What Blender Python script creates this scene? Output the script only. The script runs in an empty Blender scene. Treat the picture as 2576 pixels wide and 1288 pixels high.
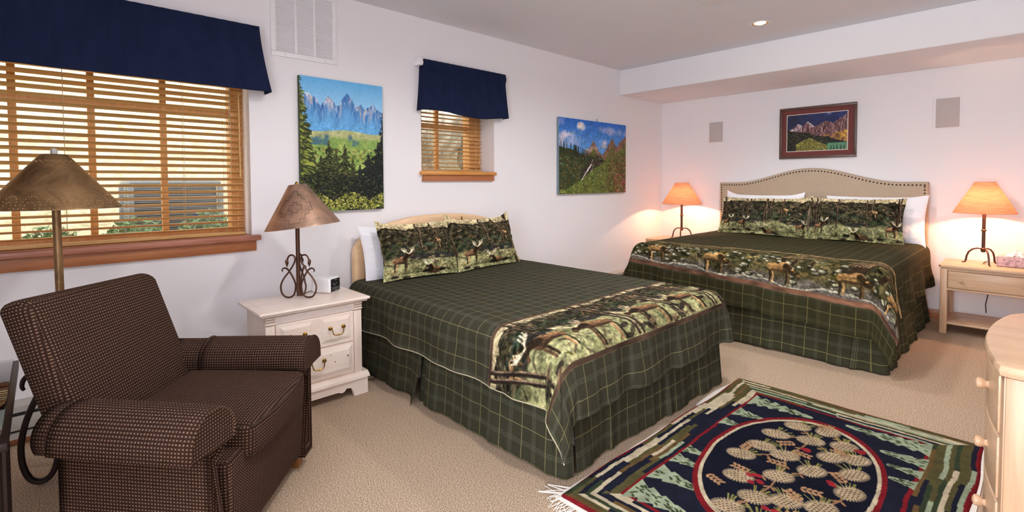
import bpy, bmesh, math, random
import numpy as np
from mathutils import Vector, Matrix, Euler

SC = bpy.context.scene
COL = SC.collection
PI = math.pi
R = math.radians
rnd = random.Random(5)

# ------------------------------------------------------------------ camera, world, light
F_PX, W_PX = 1246.8, 2576.0
cam_d = bpy.data.cameras.new('camera')
cam = bpy.data.objects.new('camera', cam_d)
COL.objects.link(cam)
cam_d.sensor_fit = 'HORIZONTAL'
cam_d.sensor_width = 36.0
cam_d.lens = 36.0 * F_PX / W_PX
cam_d.shift_y = -142.4 / W_PX
cam_d.clip_start = 0.05
yaw, pit, rol = 0.81320583, 0.03423594, -0.00436189
fw = Vector((-math.sin(yaw) * math.cos(pit), math.cos(yaw) * math.cos(pit), -math.sin(pit)))
rt = Vector((math.cos(yaw), math.sin(yaw), 0))
up = rt.cross(fw)
rt2 = rt * math.cos(rol) + up * math.sin(rol)
up2 = rt2.cross(fw)
cam.matrix_world = Matrix(((rt2.x, up2.x, -fw.x, 3.5777), (rt2.y, up2.y, -fw.y, -6.251), (rt2.z, up2.z, -fw.z, 1.33), (0, 0, 0, 1)))
SC.camera = cam

SC.view_settings.view_transform = 'Standard'
SC.view_settings.look = 'None'
SC.view_settings.gamma = 1.0
SC.view_settings.use_curve_mapping = False
SC.view_settings.exposure = 0.72

world = bpy.data.worlds.new('daylight')
SC.world = world
world.use_nodes = True
world.node_tree.nodes['Background'].inputs[0].default_value = (0.93, 0.97, 1.0, 1)
world.node_tree.nodes['Background'].inputs[1].default_value = 2.7


def area(name, loc, direction, sx, sy, watts, col):
    l = bpy.data.lights.new(name, 'AREA')
    l.shape = 'RECTANGLE'
    l.size, l.size_y = sx, sy
    l.energy = watts
    l.color = col
    o = bpy.data.objects.new(name, l)
    COL.objects.link(o)
    o.location = loc
    o.rotation_euler = Vector(direction).to_track_quat('-Z', 'Z').to_euler()
    return o


def spot(name, loc, watts, col, size=150, blend=0.6, rad=0.06):
    l = bpy.data.lights.new(name, 'SPOT')
    l.energy = watts
    l.color = col
    l.spot_size = R(size)
    l.spot_blend = blend
    l.shadow_soft_size = rad
    o = bpy.data.objects.new(name, l)
    COL.objects.link(o)
    o.location = loc
    return o


def point(name, loc, watts, col, rad=0.03):
    l = bpy.data.lights.new(name, 'POINT')
    l.energy = watts
    l.color = col
    l.shadow_soft_size = rad
    o = bpy.data.objects.new(name, l)
    COL.objects.link(o)
    o.location = loc
    return o


CEIL = 2.711
# fill panel added behind the camera, added ceiling spots, and the real recessed ceiling lamp
area('rear_fill', (3.35, -8.72, 1.35), (-0.08, 1, 0.30), 1.25, 2.0, 92, (0.90, 0.95, 1.0))
for cx_, cy_, w_ in ((3.0, -6.7, 5), (2.2, -4.7, 54), (2.3, -2.9, 58)):
    spot('ceiling_spot', (cx_, cy_, CEIL - 0.03), w_, (1.0, 0.97, 0.95), 170, 0.5, 0.09)  # unseen spots added to even out the brightness
spot('ceiling_spot', (1.891, -1.665, CEIL - 0.035), 36, (1.0, 0.94, 0.89), 128, 0.6, 0.06)

SC.cycles.diffuse_bounces = 8
SC.cycles.max_bounces = 14

# ------------------------------------------------------------------ helpers: materials


def lin(c):
    c = np.asarray(c, float)
    return np.where(c <= 0.04045, c / 12.92, ((c + 0.055) / 1.055) ** 2.4)


def rgb(r, g, b):
    v = lin(np.array([r, g, b]) / 255.0)
    return (float(v[0]), float(v[1]), float(v[2]), 1.0)


class NT:
    """small wrapper around a material's node tree"""

    def __init__(s, name):
        s.m = bpy.data.materials.new(name)
        s.m.use_nodes = True
        s.t = s.m.node_tree
        s.b = s.t.nodes['Principled BSDF']
        s.out = s.t.nodes['Material Output']

    def n(s, kind, **kw):
        nd = s.t.nodes.new(kind)
        for k, v in kw.items():
            setattr(nd, k, v)
        return nd

    def link(s, a, b):
        s.t.links.new(a, b)

    def val(s, sock, v):
        if hasattr(v, 'is_output'):
            s.link(v, sock)
        else:
            sock.default_value = v

    def math(s, op, a, b=0.0, c=None):
        nd = s.n('ShaderNodeMath', operation=op)
        s.val(nd.inputs[0], a)
        s.val(nd.inputs[1], b)
        if c is not None:
            s.val(nd.inputs[2], c)
        return nd.outputs[0]

    def mix(s, f, a, b):
        nd = s.n('ShaderNodeMix', data_type='RGBA')
        s.val(nd.inputs[0], f)
        s.val(nd.inputs[6], a)
        s.val(nd.inputs[7], b)
        return nd.outputs[2]

    def noise(s, scale, detail=2.0, rough=0.5, coord=None, dist=0.0):
        nd = s.n('ShaderNodeTexNoise')
        nd.inputs['Scale'].default_value = scale
        nd.inputs['Detail'].default_value = detail
        nd.inputs['Roughness'].default_value = rough
        nd.inputs['Distortion'].default_value = dist
        if coord is not None:
            s.link(coord, nd.inputs['Vector'])
        return nd.outputs['Fac']

    def obj(s, scale=None):
        tc = s.n('ShaderNodeTexCoord').outputs['Object']
        if scale is None:
            return tc
        mp = s.n('ShaderNodeMapping')
        mp.inputs['Scale'].default_value = scale
        s.link(tc, mp.inputs['Vector'])
        return mp.outputs['Vector']

    def uv(s):
        nd = s.n('ShaderNodeUVMap')
        nd.uv_map = 'UVMap'
        sp = s.n('ShaderNodeSeparateXYZ')
        s.link(nd.outputs[0], sp.inputs[0])
        return sp.outputs[0], sp.outputs[1]

    def ramp(s, f, stops):
        nd = s.n('ShaderNodeValToRGB')
        e = nd.color_ramp.elements
        e[0].position, e[0].color = stops[0]
        e[1].position, e[1].color = stops[-1]
        for p, c in stops[1:-1]:
            k = e.new(p)
            k.color = c
        s.link(f, nd.inputs[0])
        return nd.outputs[0]

    def bump(s, h, strength=0.2, dist=0.005):
        nd = s.n('ShaderNodeBump')
        nd.inputs['Strength'].default_value = strength
        nd.inputs['Distance'].default_value = dist
        s.link(h, nd.inputs['Height'])
        s.link(nd.outputs[0], s.b.inputs['Normal'])

    def base(s, c):
        s.val(s.b.inputs['Base Color'], c)

    def set(s, **kw):
        for k, v in kw.items():
            s.b.inputs[k.replace('_', ' ')].default_value = v
        return s


def plain(name, col, rough=0.6, metal=0.0, spec=0.5, var=0.0, scale=8.0, bump=0.0, bscale=200.0):
    k = NT(name)
    k.set(Roughness=rough, Metallic=metal)
    k.b.inputs['Specular IOR Level'].default_value = spec
    co = k.obj()
    if var > 0:
        f = k.noise(scale, 3.0, 0.6, co)
        d = tuple(max(0.0, v * (1 - var)) for v in col[:3]) + (1,)
        l = tuple(min(1.0, v * (1 + var)) for v in col[:3]) + (1,)
        k.base(k.mix(f, d, l))
    else:
        k.base(col)
    if bump > 0:
        k.bump(k.noise(bscale, 2.0, 0.5, co), bump, 0.003)
    return k.m


def wood(name, c1, c2, axis='x', scale=6.0, rough=0.45, spec=0.4):
    k = NT(name)
    k.set(Roughness=rough)
    k.b.inputs['Specular IOR Level'].default_value = spec
    st = {'x': (0.6, 9, 9), 'y': (9, 0.6, 9), 'z': (9, 9, 0.6)}[axis]
    co = k.obj(st)
    f = k.noise(scale * 0.4, 4.0, 0.65, co, 0.6)
    g = k.noise(scale * 2.2, 2.0, 0.5, co)
    f2 = k.math('ADD', k.math('MULTIPLY', f, 0.7), k.math('MULTIPLY', g, 0.3))
    k.base(k.ramp(f2, [(0.34, c1), (0.66, c2)]))
    k.bump(g, 0.05, 0.002)
    return k.m


def painted(name, rough=0.7, spec=0.2, coat=0.0):
    k = NT(name)
    k.set(Roughness=rough)
    k.b.inputs['Specular IOR Level'].default_value = spec
    at = k.n('ShaderNodeAttribute')
    at.attribute_name = 'Col'
    k.base(at.outputs['Color'])
    if coat:
        k.b.inputs['Coat Weight'].default_value = coat
        k.b.inputs['Coat Roughness'].default_value = 0.15
    return k.m


def plaid_color(k, base, line_y, line_g):
    """green cloth with single yellow lines and triple grey lines, in metres of the cloth itself"""
    u, v = k.uv()

    def band(c, period, off, half):
        f = k.math('FRACT', k.math('SUBTRACT', k.math('DIVIDE', c, period), off - 0.5))
        d = k.math('ABSOLUTE', k.math('SUBTRACT', f, 0.5))
        nd = k.n('ShaderNodeMapRange', interpolation_type='SMOOTHSTEP')
        k.link(d, nd.inputs[0])
        nd.inputs[1].default_value = half / period * 0.5
        nd.inputs[2].default_value = half / period * 1.3
        nd.inputs[3].default_value = 1.0
        nd.inputs[4].default_value = 0.0
        return nd.outputs[0]
    yel = []
    gry = []
    for c in (u, v):
        yel.append(band(c, 0.155, 0.0, 0.0022))
        for o in (-0.009, 0.0, 0.009):
            gry.append(band(c, 0.155, 0.5 + o / 0.155, 0.0017))
    fy = k.math('MINIMUM', k.math('ADD', yel[0], yel[1]), 1.0)
    g = gry[0]
    for q in gry[1:]:
        g = k.math('ADD', g, q)
    g = k.math('MINIMUM', g, 1.0)
    n = k.noise(5.0, 3.0, 0.6, k.obj())
    b0 = k.mix(n, tuple(x * 0.82 for x in base[:3]) + (1,), tuple(x * 1.2 for x in base[:3]) + (1,))
    c1 = k.mix(k.math('MULTIPLY', g, 0.38), b0, line_g)
    return k.mix(k.math('MULTIPLY', fy, 0.6), c1, line_y)


def cloth_bump(k, scale=700.0, s=0.15):
    k.bump(k.noise(scale, 2.0, 0.6, k.obj()), s, 0.002)


# ------------------------------------------------------------------ helpers: objects


def empty(name, loc=(0, 0, 0), rz=0.0, label=None, cat=None, group=None, kind=None):
    o = bpy.data.objects.new(name, None)
    o.empty_display_size = 0.1
    COL.objects.link(o)
    o.location = loc
    o.rotation_euler = (0, 0, rz)
    return tag(o, label, cat, group, kind)


def tag(o, label=None, cat=None, group=None, kind=None):
    if label:
        o['label'] = label
    if cat:
        o['category'] = cat
    if group:
        o['group'] = group
    if kind:
        o['kind'] = kind
    return o


def attach(o, parent):
    if parent is not None:
        o.parent = parent
    return o


def copy_tree(o, parent=None):
    c = o.copy()
    COL.objects.link(c)
    if parent is not None:
        c.parent = parent
    for ch in list(o.children):
        copy_tree(ch, c)
    return c


class MB:
    """mesh builder: shapes added to one bmesh, linked as ONE object"""

    def __init__(s):
        s.bm = bmesh.new()

    def _xf(s, verts, m):
        if m is not None:
            bmesh.ops.transform(s.bm, matrix=m, verts=verts)

    def box(s, x0, x1, y0, y1, z0, z1, bev=0.0, seg=2, m=None):
        g = bmesh.ops.create_cube(s.bm, size=1.0)
        vs = g['verts']
        bmesh.ops.transform(s.bm, matrix=Matrix.Translation(((x0 + x1) / 2, (y0 + y1) / 2, (z0 + z1) / 2)) @ Matrix.Diagonal((abs(x1 - x0), abs(y1 - y0), abs(z1 - z0), 1)), verts=vs)
        if bev > 0:
            es = list({e for v in vs for e in v.link_edges})
            r = bmesh.ops.bevel(s.bm, geom=es, offset=bev, segments=seg, profile=0.5, affect='EDGES')
            vs = list({v for f in r['faces'] for v in f.verts} | {v for v in vs if v.is_valid})
        s._xf(vs, m)
        return s

    def prism(s, pts, axis, a0, a1, m=None, bev=0.0):
        """polygon pts (2-D) extruded along axis from a0 to a1"""
        def P(p, a):
            if axis == 'x':
                return (a, p[0], p[1])
            if axis == 'y':
                return (p[0], a, p[1])
            return (p[0], p[1], a)
        v0 = [s.bm.verts.new(P(p, a0)) for p in pts]
        v1 = [s.bm.verts.new(P(p, a1)) for p in pts]
        n = len(pts)
        fs = [s.bm.faces.new(v0), s.bm.faces.new(v1[::-1])]
        for i in range(n):
            fs.append(s.bm.faces.new((v0[i], v1[i], v1[(i + 1) % n], v0[(i + 1) % n])))
        bmesh.ops.recalc_face_normals(s.bm, faces=fs)
        vs = v0 + v1
        if bev > 0:
            es = list({e for f in fs[:2] for e in f.edges})
            r = bmesh.ops.bevel(s.bm, geom=es, offset=bev, segments=2, profile=0.5, affect='EDGES')
            vs = list({v for f in r['faces'] for v in f.verts} | {v for v in vs if v.is_valid})
        s._xf(vs, m)
        return s

    def tube(s, pts, rad, n=10, closed=False, caps=True):
        pts = [Vector(p) for p in pts]
        k = len(pts)
        rads = rad if isinstance(rad, (list, tuple)) else [rad] * k
        rings = []
        prev = None
        for i, p in enumerate(pts):
            a = pts[(i - 1) % k] if (i > 0 or closed) else p
            b = pts[(i + 1) % k] if (i < k - 1 or closed) else p
            t = (b - a).normalized()
            if prev is None:
                ref = Vector((0, 0, 1)) if abs(t.z) < 0.9 else Vector((1, 0, 0))
                u = t.cross(ref).normalized()
            else:
                u = (prev - t * prev.dot(t)).normalized()
            prev = u
            w = t.cross(u)
            rings.append([s.bm.verts.new(p + (u * math.cos(2 * PI * j / n) + w * math.sin(2 * PI * j / n)) * rads[i]) for j in range(n)])
        fs = []
        for i in range(k if closed else k - 1):
            A, B = rings[i], rings[(i + 1) % k]
            for j in range(n):
                fs.append(s.bm.faces.new((A[j], A[(j + 1) % n], B[(j + 1) % n], B[j])))
        if caps and not closed:
            fs.append(s.bm.faces.new(rings[0][::-1]))
            fs.append(s.bm.faces.new(rings[-1]))
        bmesh.ops.recalc_face_normals(s.bm, faces=fs)
        return s

    def lathe(s, prof, c=(0, 0, 0), n=32, m=None, cap=True):
        """prof: (radius, z) from bottom to top"""
        rings = []
        for r, z in prof:
            if r < 1e-5:
                rings.append([s.bm.verts.new((c[0], c[1], c[2] + z))])
            else:
                rings.append([s.bm.verts.new((c[0] + r * math.cos(2 * PI * j / n), c[1] + r * math.sin(2 * PI * j / n), c[2] + z)) for j in range(n)])
        fs = []
        for A, B in zip(rings[:-1], rings[1:]):
            for j in range(n):
                a0, a1 = A[j % len(A)], A[(j + 1) % len(A)]
                b0, b1 = B[j % len(B)], B[(j + 1) % len(B)]
                q = []
                for v in (a0, a1, b1, b0):
                    if v not in q:
                        q.append(v)
                if len(q) > 2:
                    fs.append(s.bm.faces.new(q))
        if cap:
            for Rr in (rings[0], rings[-1]):
                if len(Rr) > 2:
                    fs.append(s.bm.faces.new(Rr))
        bmesh.ops.recalc_face_normals(s.bm, faces=fs)
        s._xf([v for r_ in rings for v in r_], m)
        return s

    def ball(s, c, r, sc=(1, 1, 1), n=12, m=None):
        g = bmesh.ops.create_uvsphere(s.bm, u_segments=n * 2, v_segments=n, radius=r)
        bmesh.ops.transform(s.bm, matrix=Matrix.Translation(c) @ Matrix.Diagonal((*sc, 1)), verts=g['verts'])
        s._xf(g['verts'], m)
        return s

    def build(s, name, mat, parent=None, smooth=35, uv=None, loc=None):
        me = bpy.data.meshes.new(name)
        s.bm.to_mesh(me)
        s.bm.free()
        me.materials.append(mat)
        if smooth:
            me.polygons.foreach_set('use_smooth', [True] * len(me.polygons))
            me.set_sharp_from_angle(angle=R(smooth))
        if uv == 'box':
            box_uv(me)
        o = bpy.data.objects.new(name, me)
        COL.objects.link(o)
        if loc is not None:
            o.location = loc
        return attach(o, parent)


def box_uv(me):
    n = len(me.loops)
    uvl = me.uv_layers.new(name='UVMap')
    co = np.empty(len(me.vertices) * 3)
    me.vertices.foreach_get('co', co)
    co = co.reshape(-1, 3)
    li = np.empty(n, int)
    me.loops.foreach_get('vertex_index', li)
    nm = np.empty(len(me.polygons) * 3)
    me.polygons.foreach_get('normal', nm)
    nm = np.abs(nm.reshape(-1, 3))
    ls = np.empty(len(me.polygons), int)
    me.polygons.foreach_get('loop_total', ls)
    ax = np.repeat(nm.argmax(1), ls)
    p = co[li]
    u = np.where(ax == 0, p[:, 1], p[:, 0])
    v = np.where(ax == 2, p[:, 1], p[:, 2])
    uvl.data.foreach_set('uv', np.stack([u, v], 1).ravel())


def grid(name, V, mat, col=None, uv=None, parent=None, close_u=False, loc=None, back=None):
    """V: (rows, cols, 3); col: (rows, cols, 3|4) sRGB 0..1; back: second sheet sharing no verts"""
    def faces(r, c, off=0, flip=False):
        i = np.arange(r - 1)[:, None]
        cc = c if close_u else c - 1
        j = np.arange(cc)[None, :]
        j2 = (j + 1) % c
        q = np.stack([i * c + j, i * c + j2, (i + 1) * c + j2, (i + 1) * c + j], -1).reshape(-1, 4) + off
        return q[:, ::-1] if flip else q
    r, c = V.shape[:2]
    vs = V.reshape(-1, 3)
    fs = faces(r, c)
    if back is not None:
        vs = np.concatenate([vs, back.reshape(-1, 3)])
        fs = np.concatenate([fs, faces(r, c, r * c, True)])
    me = bpy.data.meshes.new(name)
    me.vertices.add(len(vs))
    me.vertices.foreach_set('co', np.ascontiguousarray(vs, dtype=np.float32).ravel())
    me.loops.add(fs.size)
    me.loops.foreach_set('vertex_index', np.ascontiguousarray(fs, dtype=np.int32).ravel())
    me.polygons.add(len(fs))
    me.polygons.foreach_set('loop_start', np.arange(0, fs.size, 4, dtype=np.int32))
    me.polygons.foreach_set('loop_total', np.full(len(fs), 4, dtype=np.int32))
    me.polygons.foreach_set('use_smooth', np.ones(len(fs), dtype=bool))
    if uv is not None:
        u = uv.reshape(-1, 2)
        if back is not None:
            u = np.concatenate([u, u])
        l = me.uv_layers.new(name='UVMap')
        l.data.foreach_set('uv', np.ascontiguousarray(u[fs.ravel()], dtype=np.float32).ravel())
    if col is not None:
        k = col.reshape(-1, col.shape[-1])
        kk = np.ones((len(k), 4))
        kk[:, :3] = lin(np.clip(k[:, :3], 0, 1))
        if k.shape[1] == 4:
            kk[:, 3] = k[:, 3]
        if back is not None:
            kk = np.concatenate([kk, kk])
        at = me.color_attributes.new('Col', 'FLOAT_COLOR', 'POINT')
        at.data.foreach_set('color', np.ascontiguousarray(kk, dtype=np.float32).ravel())
    me.update(calc_edges=True)
    me.validate()
    me.materials.append(mat)
    o = bpy.data.objects.new(name, me)
    COL.objects.link(o)
    if loc is not None:
        o.location = loc
    return attach(o, parent)


# ------------------------------------------------------------------ helpers: pictures woven, printed or hooked into surfaces


def vnoise(h, w, cell, seed, octs=4, stretch=(1, 1)):
    g = np.random.RandomState(seed)
    out = np.zeros((h, w))
    amp, tot = 1.0, 0.0
    for o in range(octs):
        cy, cx = max(1.0, cell * stretch[1] / 2 ** o), max(1.0, cell * stretch[0] / 2 ** o)
        ny, nx = int(h / cy) + 3, int(w / cx) + 3
        t = g.rand(ny, nx)
        y = np.arange(h) / cy
        x = np.arange(w) / cx
        yi, xi = y.astype(int), x.astype(int)
        fy, fx = (y - yi)[:, None], (x - xi)[None, :]
        fy, fx = fy * fy * (3 - 2 * fy), fx * fx * (3 - 2 * fx)
        a, b = t[yi][:, xi], t[yi][:, xi + 1]
        c, d = t[yi + 1][:, xi], t[yi + 1][:, xi + 1]
        out += amp * ((a * (1 - fx) + b * fx) * (1 - fy) + (c * (1 - fx) + d * fx) * fy)
        tot += amp
        amp *= 0.55
    return out / tot


class Pic:
    """a numpy picture, row 0 at the top; colours 0..255"""

    def __init__(s, w, h, c=(128, 128, 128), seed=1):
        s.w, s.h = w, h
        s.a = np.empty((h, w, 3))
        s.a[:] = c
        s.y, s.x = np.mgrid[0:h, 0:w].astype(float)
        s.u, s.v = s.x / (w - 1), s.y / (h - 1)
        s.r = np.random.RandomState(seed)

    def put(s, mask, col):
        m = np.clip(mask, 0, 1)[..., None]
        s.a = s.a * (1 - m) + np.asarray(col, float) * m
        return s

    def win(s, x0, x1, y0, y1):
        x0, x1 = max(0, int(x0)), min(s.w, int(x1) + 2)
        y0, y1 = max(0, int(y0)), min(s.h, int(y1) + 2)
        return (slice(y0, y1), slice(x0, x1)) if x1 > x0 and y1 > y0 else None

    def poly(s, pts, col, al=1.0):
        p = np.asarray(pts, float)
        w = s.win(p[:, 0].min(), p[:, 0].max(), p[:, 1].min(), p[:, 1].max())
        if w is None:
            return s
        X, Y = s.x[w], s.y[w]
        ins = np.zeros(X.shape, bool)
        n = len(p)
        for i in range(n):
            x0, y0 = p[i]
            x1, y1 = p[(i + 1) % n]
            if y0 == y1:
                continue
            c = (y0 > Y) != (y1 > Y)
            ins ^= c & (X < (x1 - x0) * (Y - y0) / (y1 - y0) + x0)
        m = ins[..., None] * al
        s.a[w] = s.a[w] * (1 - m) + np.asarray(col, float) * m
        return s

    def ell(s, cx, cy, rx, ry, col, ang=0.0, al=1.0, soft=0.0):
        q = max(rx, ry) + 1
        w = s.win(cx - q, cx + q, cy - q, cy + q)
        if w is None:
            return s
        X, Y = s.x[w] - cx, s.y[w] - cy
        c, n = math.cos(ang), math.sin(ang)
        d = ((X * c + Y * n) / rx) ** 2 + ((-X * n + Y * c) / ry) ** 2
        m = (np.clip((1.15 - d) / 0.3, 0, 1) if not soft else np.clip((1 - d) / soft, 0, 1))[..., None] * al
        s.a[w] = s.a[w] * (1 - m) + np.asarray(col, float) * m
        return s

    def line(s, pts, wd, col, al=1.0, taper=1.0):
        pts = [np.asarray(p, float) for p in pts]
        k = len(pts) - 1
        for i in range(k):
            a, b = pts[i], pts[i + 1]
            ww = wd * (1 + (taper - 1) * i / max(1, k))
            w = s.win(min(a[0], b[0]) - ww, max(a[0], b[0]) + ww, min(a[1], b[1]) - ww, max(a[1], b[1]) + ww)
            if w is None:
                continue
            d = b - a
            L = d @ d + 1e-9
            t = np.clip(((s.x[w] - a[0]) * d[0] + (s.y[w] - a[1]) * d[1]) / L, 0, 1)
            q = np.hypot(s.x[w] - a[0] - t * d[0], s.y[w] - a[1] - t * d[1])
            m = np.clip(ww / 2 - q + 0.5, 0, 1)[..., None] * al
            s.a[w] = s.a[w] * (1 - m) + np.asarray(col, float) * m
        return s

    def dabs(s, n, region, cols, rx, ry, ang=0.0, jit=0.5, al=0.9, var=18):
        """n strokes with centres (in 0..1) from region(r) -> (u, v)"""
        cols = np.asarray(cols, float)
        for _ in range(n):
            u, v = region(s.r)
            c = cols[s.r.randint(len(cols))] + s.r.randn() * var
            k = 1 + jit * (s.r.rand() - 0.5) * 2
            s.ell(u * s.w, v * s.h, max(0.7, rx * k), max(0.7, ry * k), np.clip(c, 0, 255), ang + s.r.randn() * 0.5, al)
        return s

    def conifer(s, x, top, base, wd, dark, light, n=None):
        H = base - top
        n = n or int(H * 1.3)
        s.line([(x, top + H * 0.1), (x, base)], max(1, wd * 0.05), dark)
        for i in range(n):
            t = ((i + s.r.rand()) / n) ** 0.8
            y = top + H * t
            hw = wd * 0.5 * t ** 0.75 * (0.72 + 0.28 * math.sin(t * 46 + x)) + 0.4
            sd = s.r.uniform(-1, 1)
            c = np.asarray(light if s.r.rand() < 0.35 else dark, float) + s.r.randn() * 10
            s.ell(x + sd * hw, y + abs(sd) * hw * 0.25, max(1.0, hw * 0.35), max(0.8, hw * 0.12), c, 0.35 * np.sign(sd), 0.9)
        return s

    def out(s):
        return np.clip(s.a, 0, 255) / 255.0


def moose(p, x, y, k, flip=1, body=(150, 115, 78), pal=(222, 200, 160), lying=False, graze=False, low=False):
    """a moose, feet (or belly) at x, y; k = body length in pixels"""
    f = flip
    b_ = np.asarray(body, float)
    dk, md, lt = b_ * 0.36, b_ * 0.72, np.minimum(255, b_ * 1.4)

    def X(a):
        return x + f * a * k

    def Y(v):
        return y - v * k

    def E(a, v, rx, ry, c, ang=0.0, al=1.0):
        p.ell(X(a), Y(v), max(0.8, rx * k), max(0.8, ry * k), c, -f * ang, al)

    def Ln(pts, w, c):
        p.line([(X(a), Y(v)) for a, v in pts], max(1.0, w * k), c)
    h = 0.0 if lying else 0.46
    if not lying:
        for a, c in ((-0.42, dk), (0.24, dk), (-0.30, lt), (0.33, md)):
            Ln([(a, h + 0.12), (a + 0.03, h * 0.5), (a, 0.0)], 0.075, c)
    E(-0.20, h + 0.17, 0.34, 0.19, b_)
    E(0.16, h + 0.21, 0.27, 0.24, b_)
    E(0.13, h + 0.36, 0.20, 0.09, lt, 0.1, 0.8)
    E(-0.25, h + 0.28, 0.24, 0.06, lt, 0.0, 0.7)
    E(-0.05, h + 0.04, 0.36, 0.07, dk, 0.0, 0.75)
    E(0.26, h + 0.14, 0.15, 0.16, dk, 0.0, 0.6)
    hx, hy = (0.56, h + 0.06) if graze else ((0.50, h + 0.22) if low else (0.52, h + 0.50))
    Ln([(0.22, h + 0.28), (hx - 0.08, hy)], 0.24, dk)
    E(hx + 0.04, hy - 0.02, 0.15, 0.085, dk, -0.5)
    E(hx + 0.15, hy - 0.11, 0.085, 0.065, md, -0.6)
    E(hx - 0.02, hy + 0.04, 0.08, 0.04, md, -0.3, 0.8)
    if not graze:
        for sx in (-1, 1):
            E(hx - 0.04 + sx * 0.26, hy + 0.26, 0.19, 0.065, pal if sx > 0 else np.asarray(pal) * 0.72, sx * 0.75)
            Ln([(hx - 0.02, hy + 0.06), (hx + sx * 0.16, hy + 0.16)], 0.05, pal)
            for t in (0.14, 0.24, 0.34):
                Ln([(hx + sx * t, hy + 0.16 + t * 0.3), (hx + sx * (t + 0.06), hy + 0.40 + t * 0.25)], 0.035, pal)
    else:
        E(hx - 0.10, hy + 0.10, 0.06, 0.03, lt, 0.6)


def grain(p, seed, amt=0.5):
    n = vnoise(p.h, p.w, 2.6, seed, 2) - 0.5
    n2 = vnoise(p.h, p.w, 9, seed + 1, 3) - 0.5
    p.a *= np.clip(1 + amt * 1.6 * n + amt * 0.9 * n2, 0.2, 2)[..., None]


def wild_scene(w, h, seed, moose_list, far=None, creamtop=0.07, leaners=(), horizon=0.62):
    """forest meadow with tree trunks, brush and moose, as woven on the bedding"""
    p = Pic(w, h, (64, 66, 46), seed)
    n1 = vnoise(h, w, h * 0.12, seed + 1, 5)
    n2 = vnoise(h, w, h * 0.05, seed + 2, 3, (1.2, 1))
    g = np.clip((p.v - horizon - (n1 - 0.5) * 0.2) / 0.08, 0, 1)
    forest = np.array([60, 55, 40]) + (n2[..., None] - 0.5) * np.array([130, 120, 92])
    meadow = np.array([150, 150, 106]) + (n1[..., None] - 0.5) * np.array([130, 120, 100])
    p.a = forest * (1 - g[..., None]) + meadow * g[..., None]
    p.put(((p.v + (n1 - 0.5) * 0.16) < creamtop) * 0.9, (214, 198, 156))
    p.dabs(int(w * 1.3), lambda r: (r.rand(), r.uniform(0.08, horizon)), [(38, 36, 26), (64, 62, 42), (90, 84, 58), (116, 102, 76), (30, 28, 22), (138, 120, 88), (54, 50, 36), (48, 56, 40)], h * 0.026, h * 0.011, 0.0, 0.7, 0.8)
    p.dabs(int(w * 0.25), lambda r: (r.rand(), r.uniform(horizon - 0.2, horizon)), [(46, 64, 44), (60, 76, 46), (40, 52, 44)], h * 0.06, h * 0.018, 0.0, 0.6, 0.6)
    for i in range(int(w / h * 1.3) + 1):           # ponds
        p.ell((i + p.r.rand()) * h * 0.8, h * (horizon + 0.04), h * 0.32, h * 0.05, (46, 44, 44), 0.0, 0.85)
    p.dabs(int(w * 0.6), lambda r: (r.rand(), r.uniform(horizon + 0.04, 1.0)), [(166, 152, 106), (112, 114, 70), (188, 170, 124), (84, 86, 58), (70, 60, 44)], h * 0.045, h * 0.010, -0.1, 0.7, 0.7)
    x = p.r.rand() * h * 0.2
    while x < w:                                      # trunks in clumps
        for j in range(p.r.randint(1, 4)):
            xx = x + j * h * 0.07
            b = h * p.r.uniform(horizon - 0.12, horizon + 0.10)
            le = p.r.uniform(-0.10, 0.04) * h
            wd = h * p.r.uniform(0.022, 0.040)
            p.line([(xx + le, 0), (xx + le * 0.4, b * 0.5), (xx, b)], wd, (40, 30, 25))
            p.line([(xx + le + wd * 0.35, 0), (xx + wd * 0.35 + le * 0.4, b * 0.5), (xx + wd * 0.35, b)], wd * 0.35, (156, 130, 100), 0.85)
            for q in range(3):
                yb = b * p.r.uniform(0.2, 0.7)
                p.line([(xx + le * 0.5, yb), (xx + p.r.uniform(-1, 1) * h * 0.14, yb - h * 0.12)], 1.0, (110, 90, 70), 0.8)
        x += h * p.r.uniform(0.35, 0.65)
    for fx, fy, fk, ff in (far or []):
        moose(p, fx * w, fy * h, fk * h, ff, (160, 128, 88), (186, 160, 112), graze=True)
    for mx, my, mk, mf, ly in moose_list:
        moose(p, mx * w, my * h, mk * h, mf, (126, 94, 66), (214, 194, 154) if ly == 'low' else (240, 226, 190), ly is True, low=(ly == 'low'))
    for lx in leaners:                                # dark leaning trunks with pale bark, and brush at their feet
        for j in range(2):
            x0 = lx * w + j * h * 0.07
            p.line([(x0 - h * 0.10, 0), (x0, h * 0.45), (x0 + h * 0.06, h * 0.95)], h * 0.045, (44, 34, 30))
            p.line([(x0 - h * 0.085, 0), (x0 + h * 0.015, h * 0.45), (x0 + h * 0.075, h * 0.95)], h * 0.014, (170, 146, 116), 0.8)
        for j in range(8):
            p.ell(lx * w + p.r.uniform(-0.15, 0.35) * h, h * p.r.uniform(0.78, 1.0), h * 0.07, h * 0.03, [(50, 42, 36), (132, 110, 84), (66, 62, 48), (40, 34, 28)][j % 4], p.r.uniform(-1, 1), 0.9)
    for i in range(int(w / h * 3) if not leaners else 0):
        p.ell(p.r.rand() * w, h * p.r.uniform(0.88, 0.98), h * 0.07, h * 0.03, (48, 42, 35), 0, 0.9)
    grain(p, seed + 50, 0.55)
    return p


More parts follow.
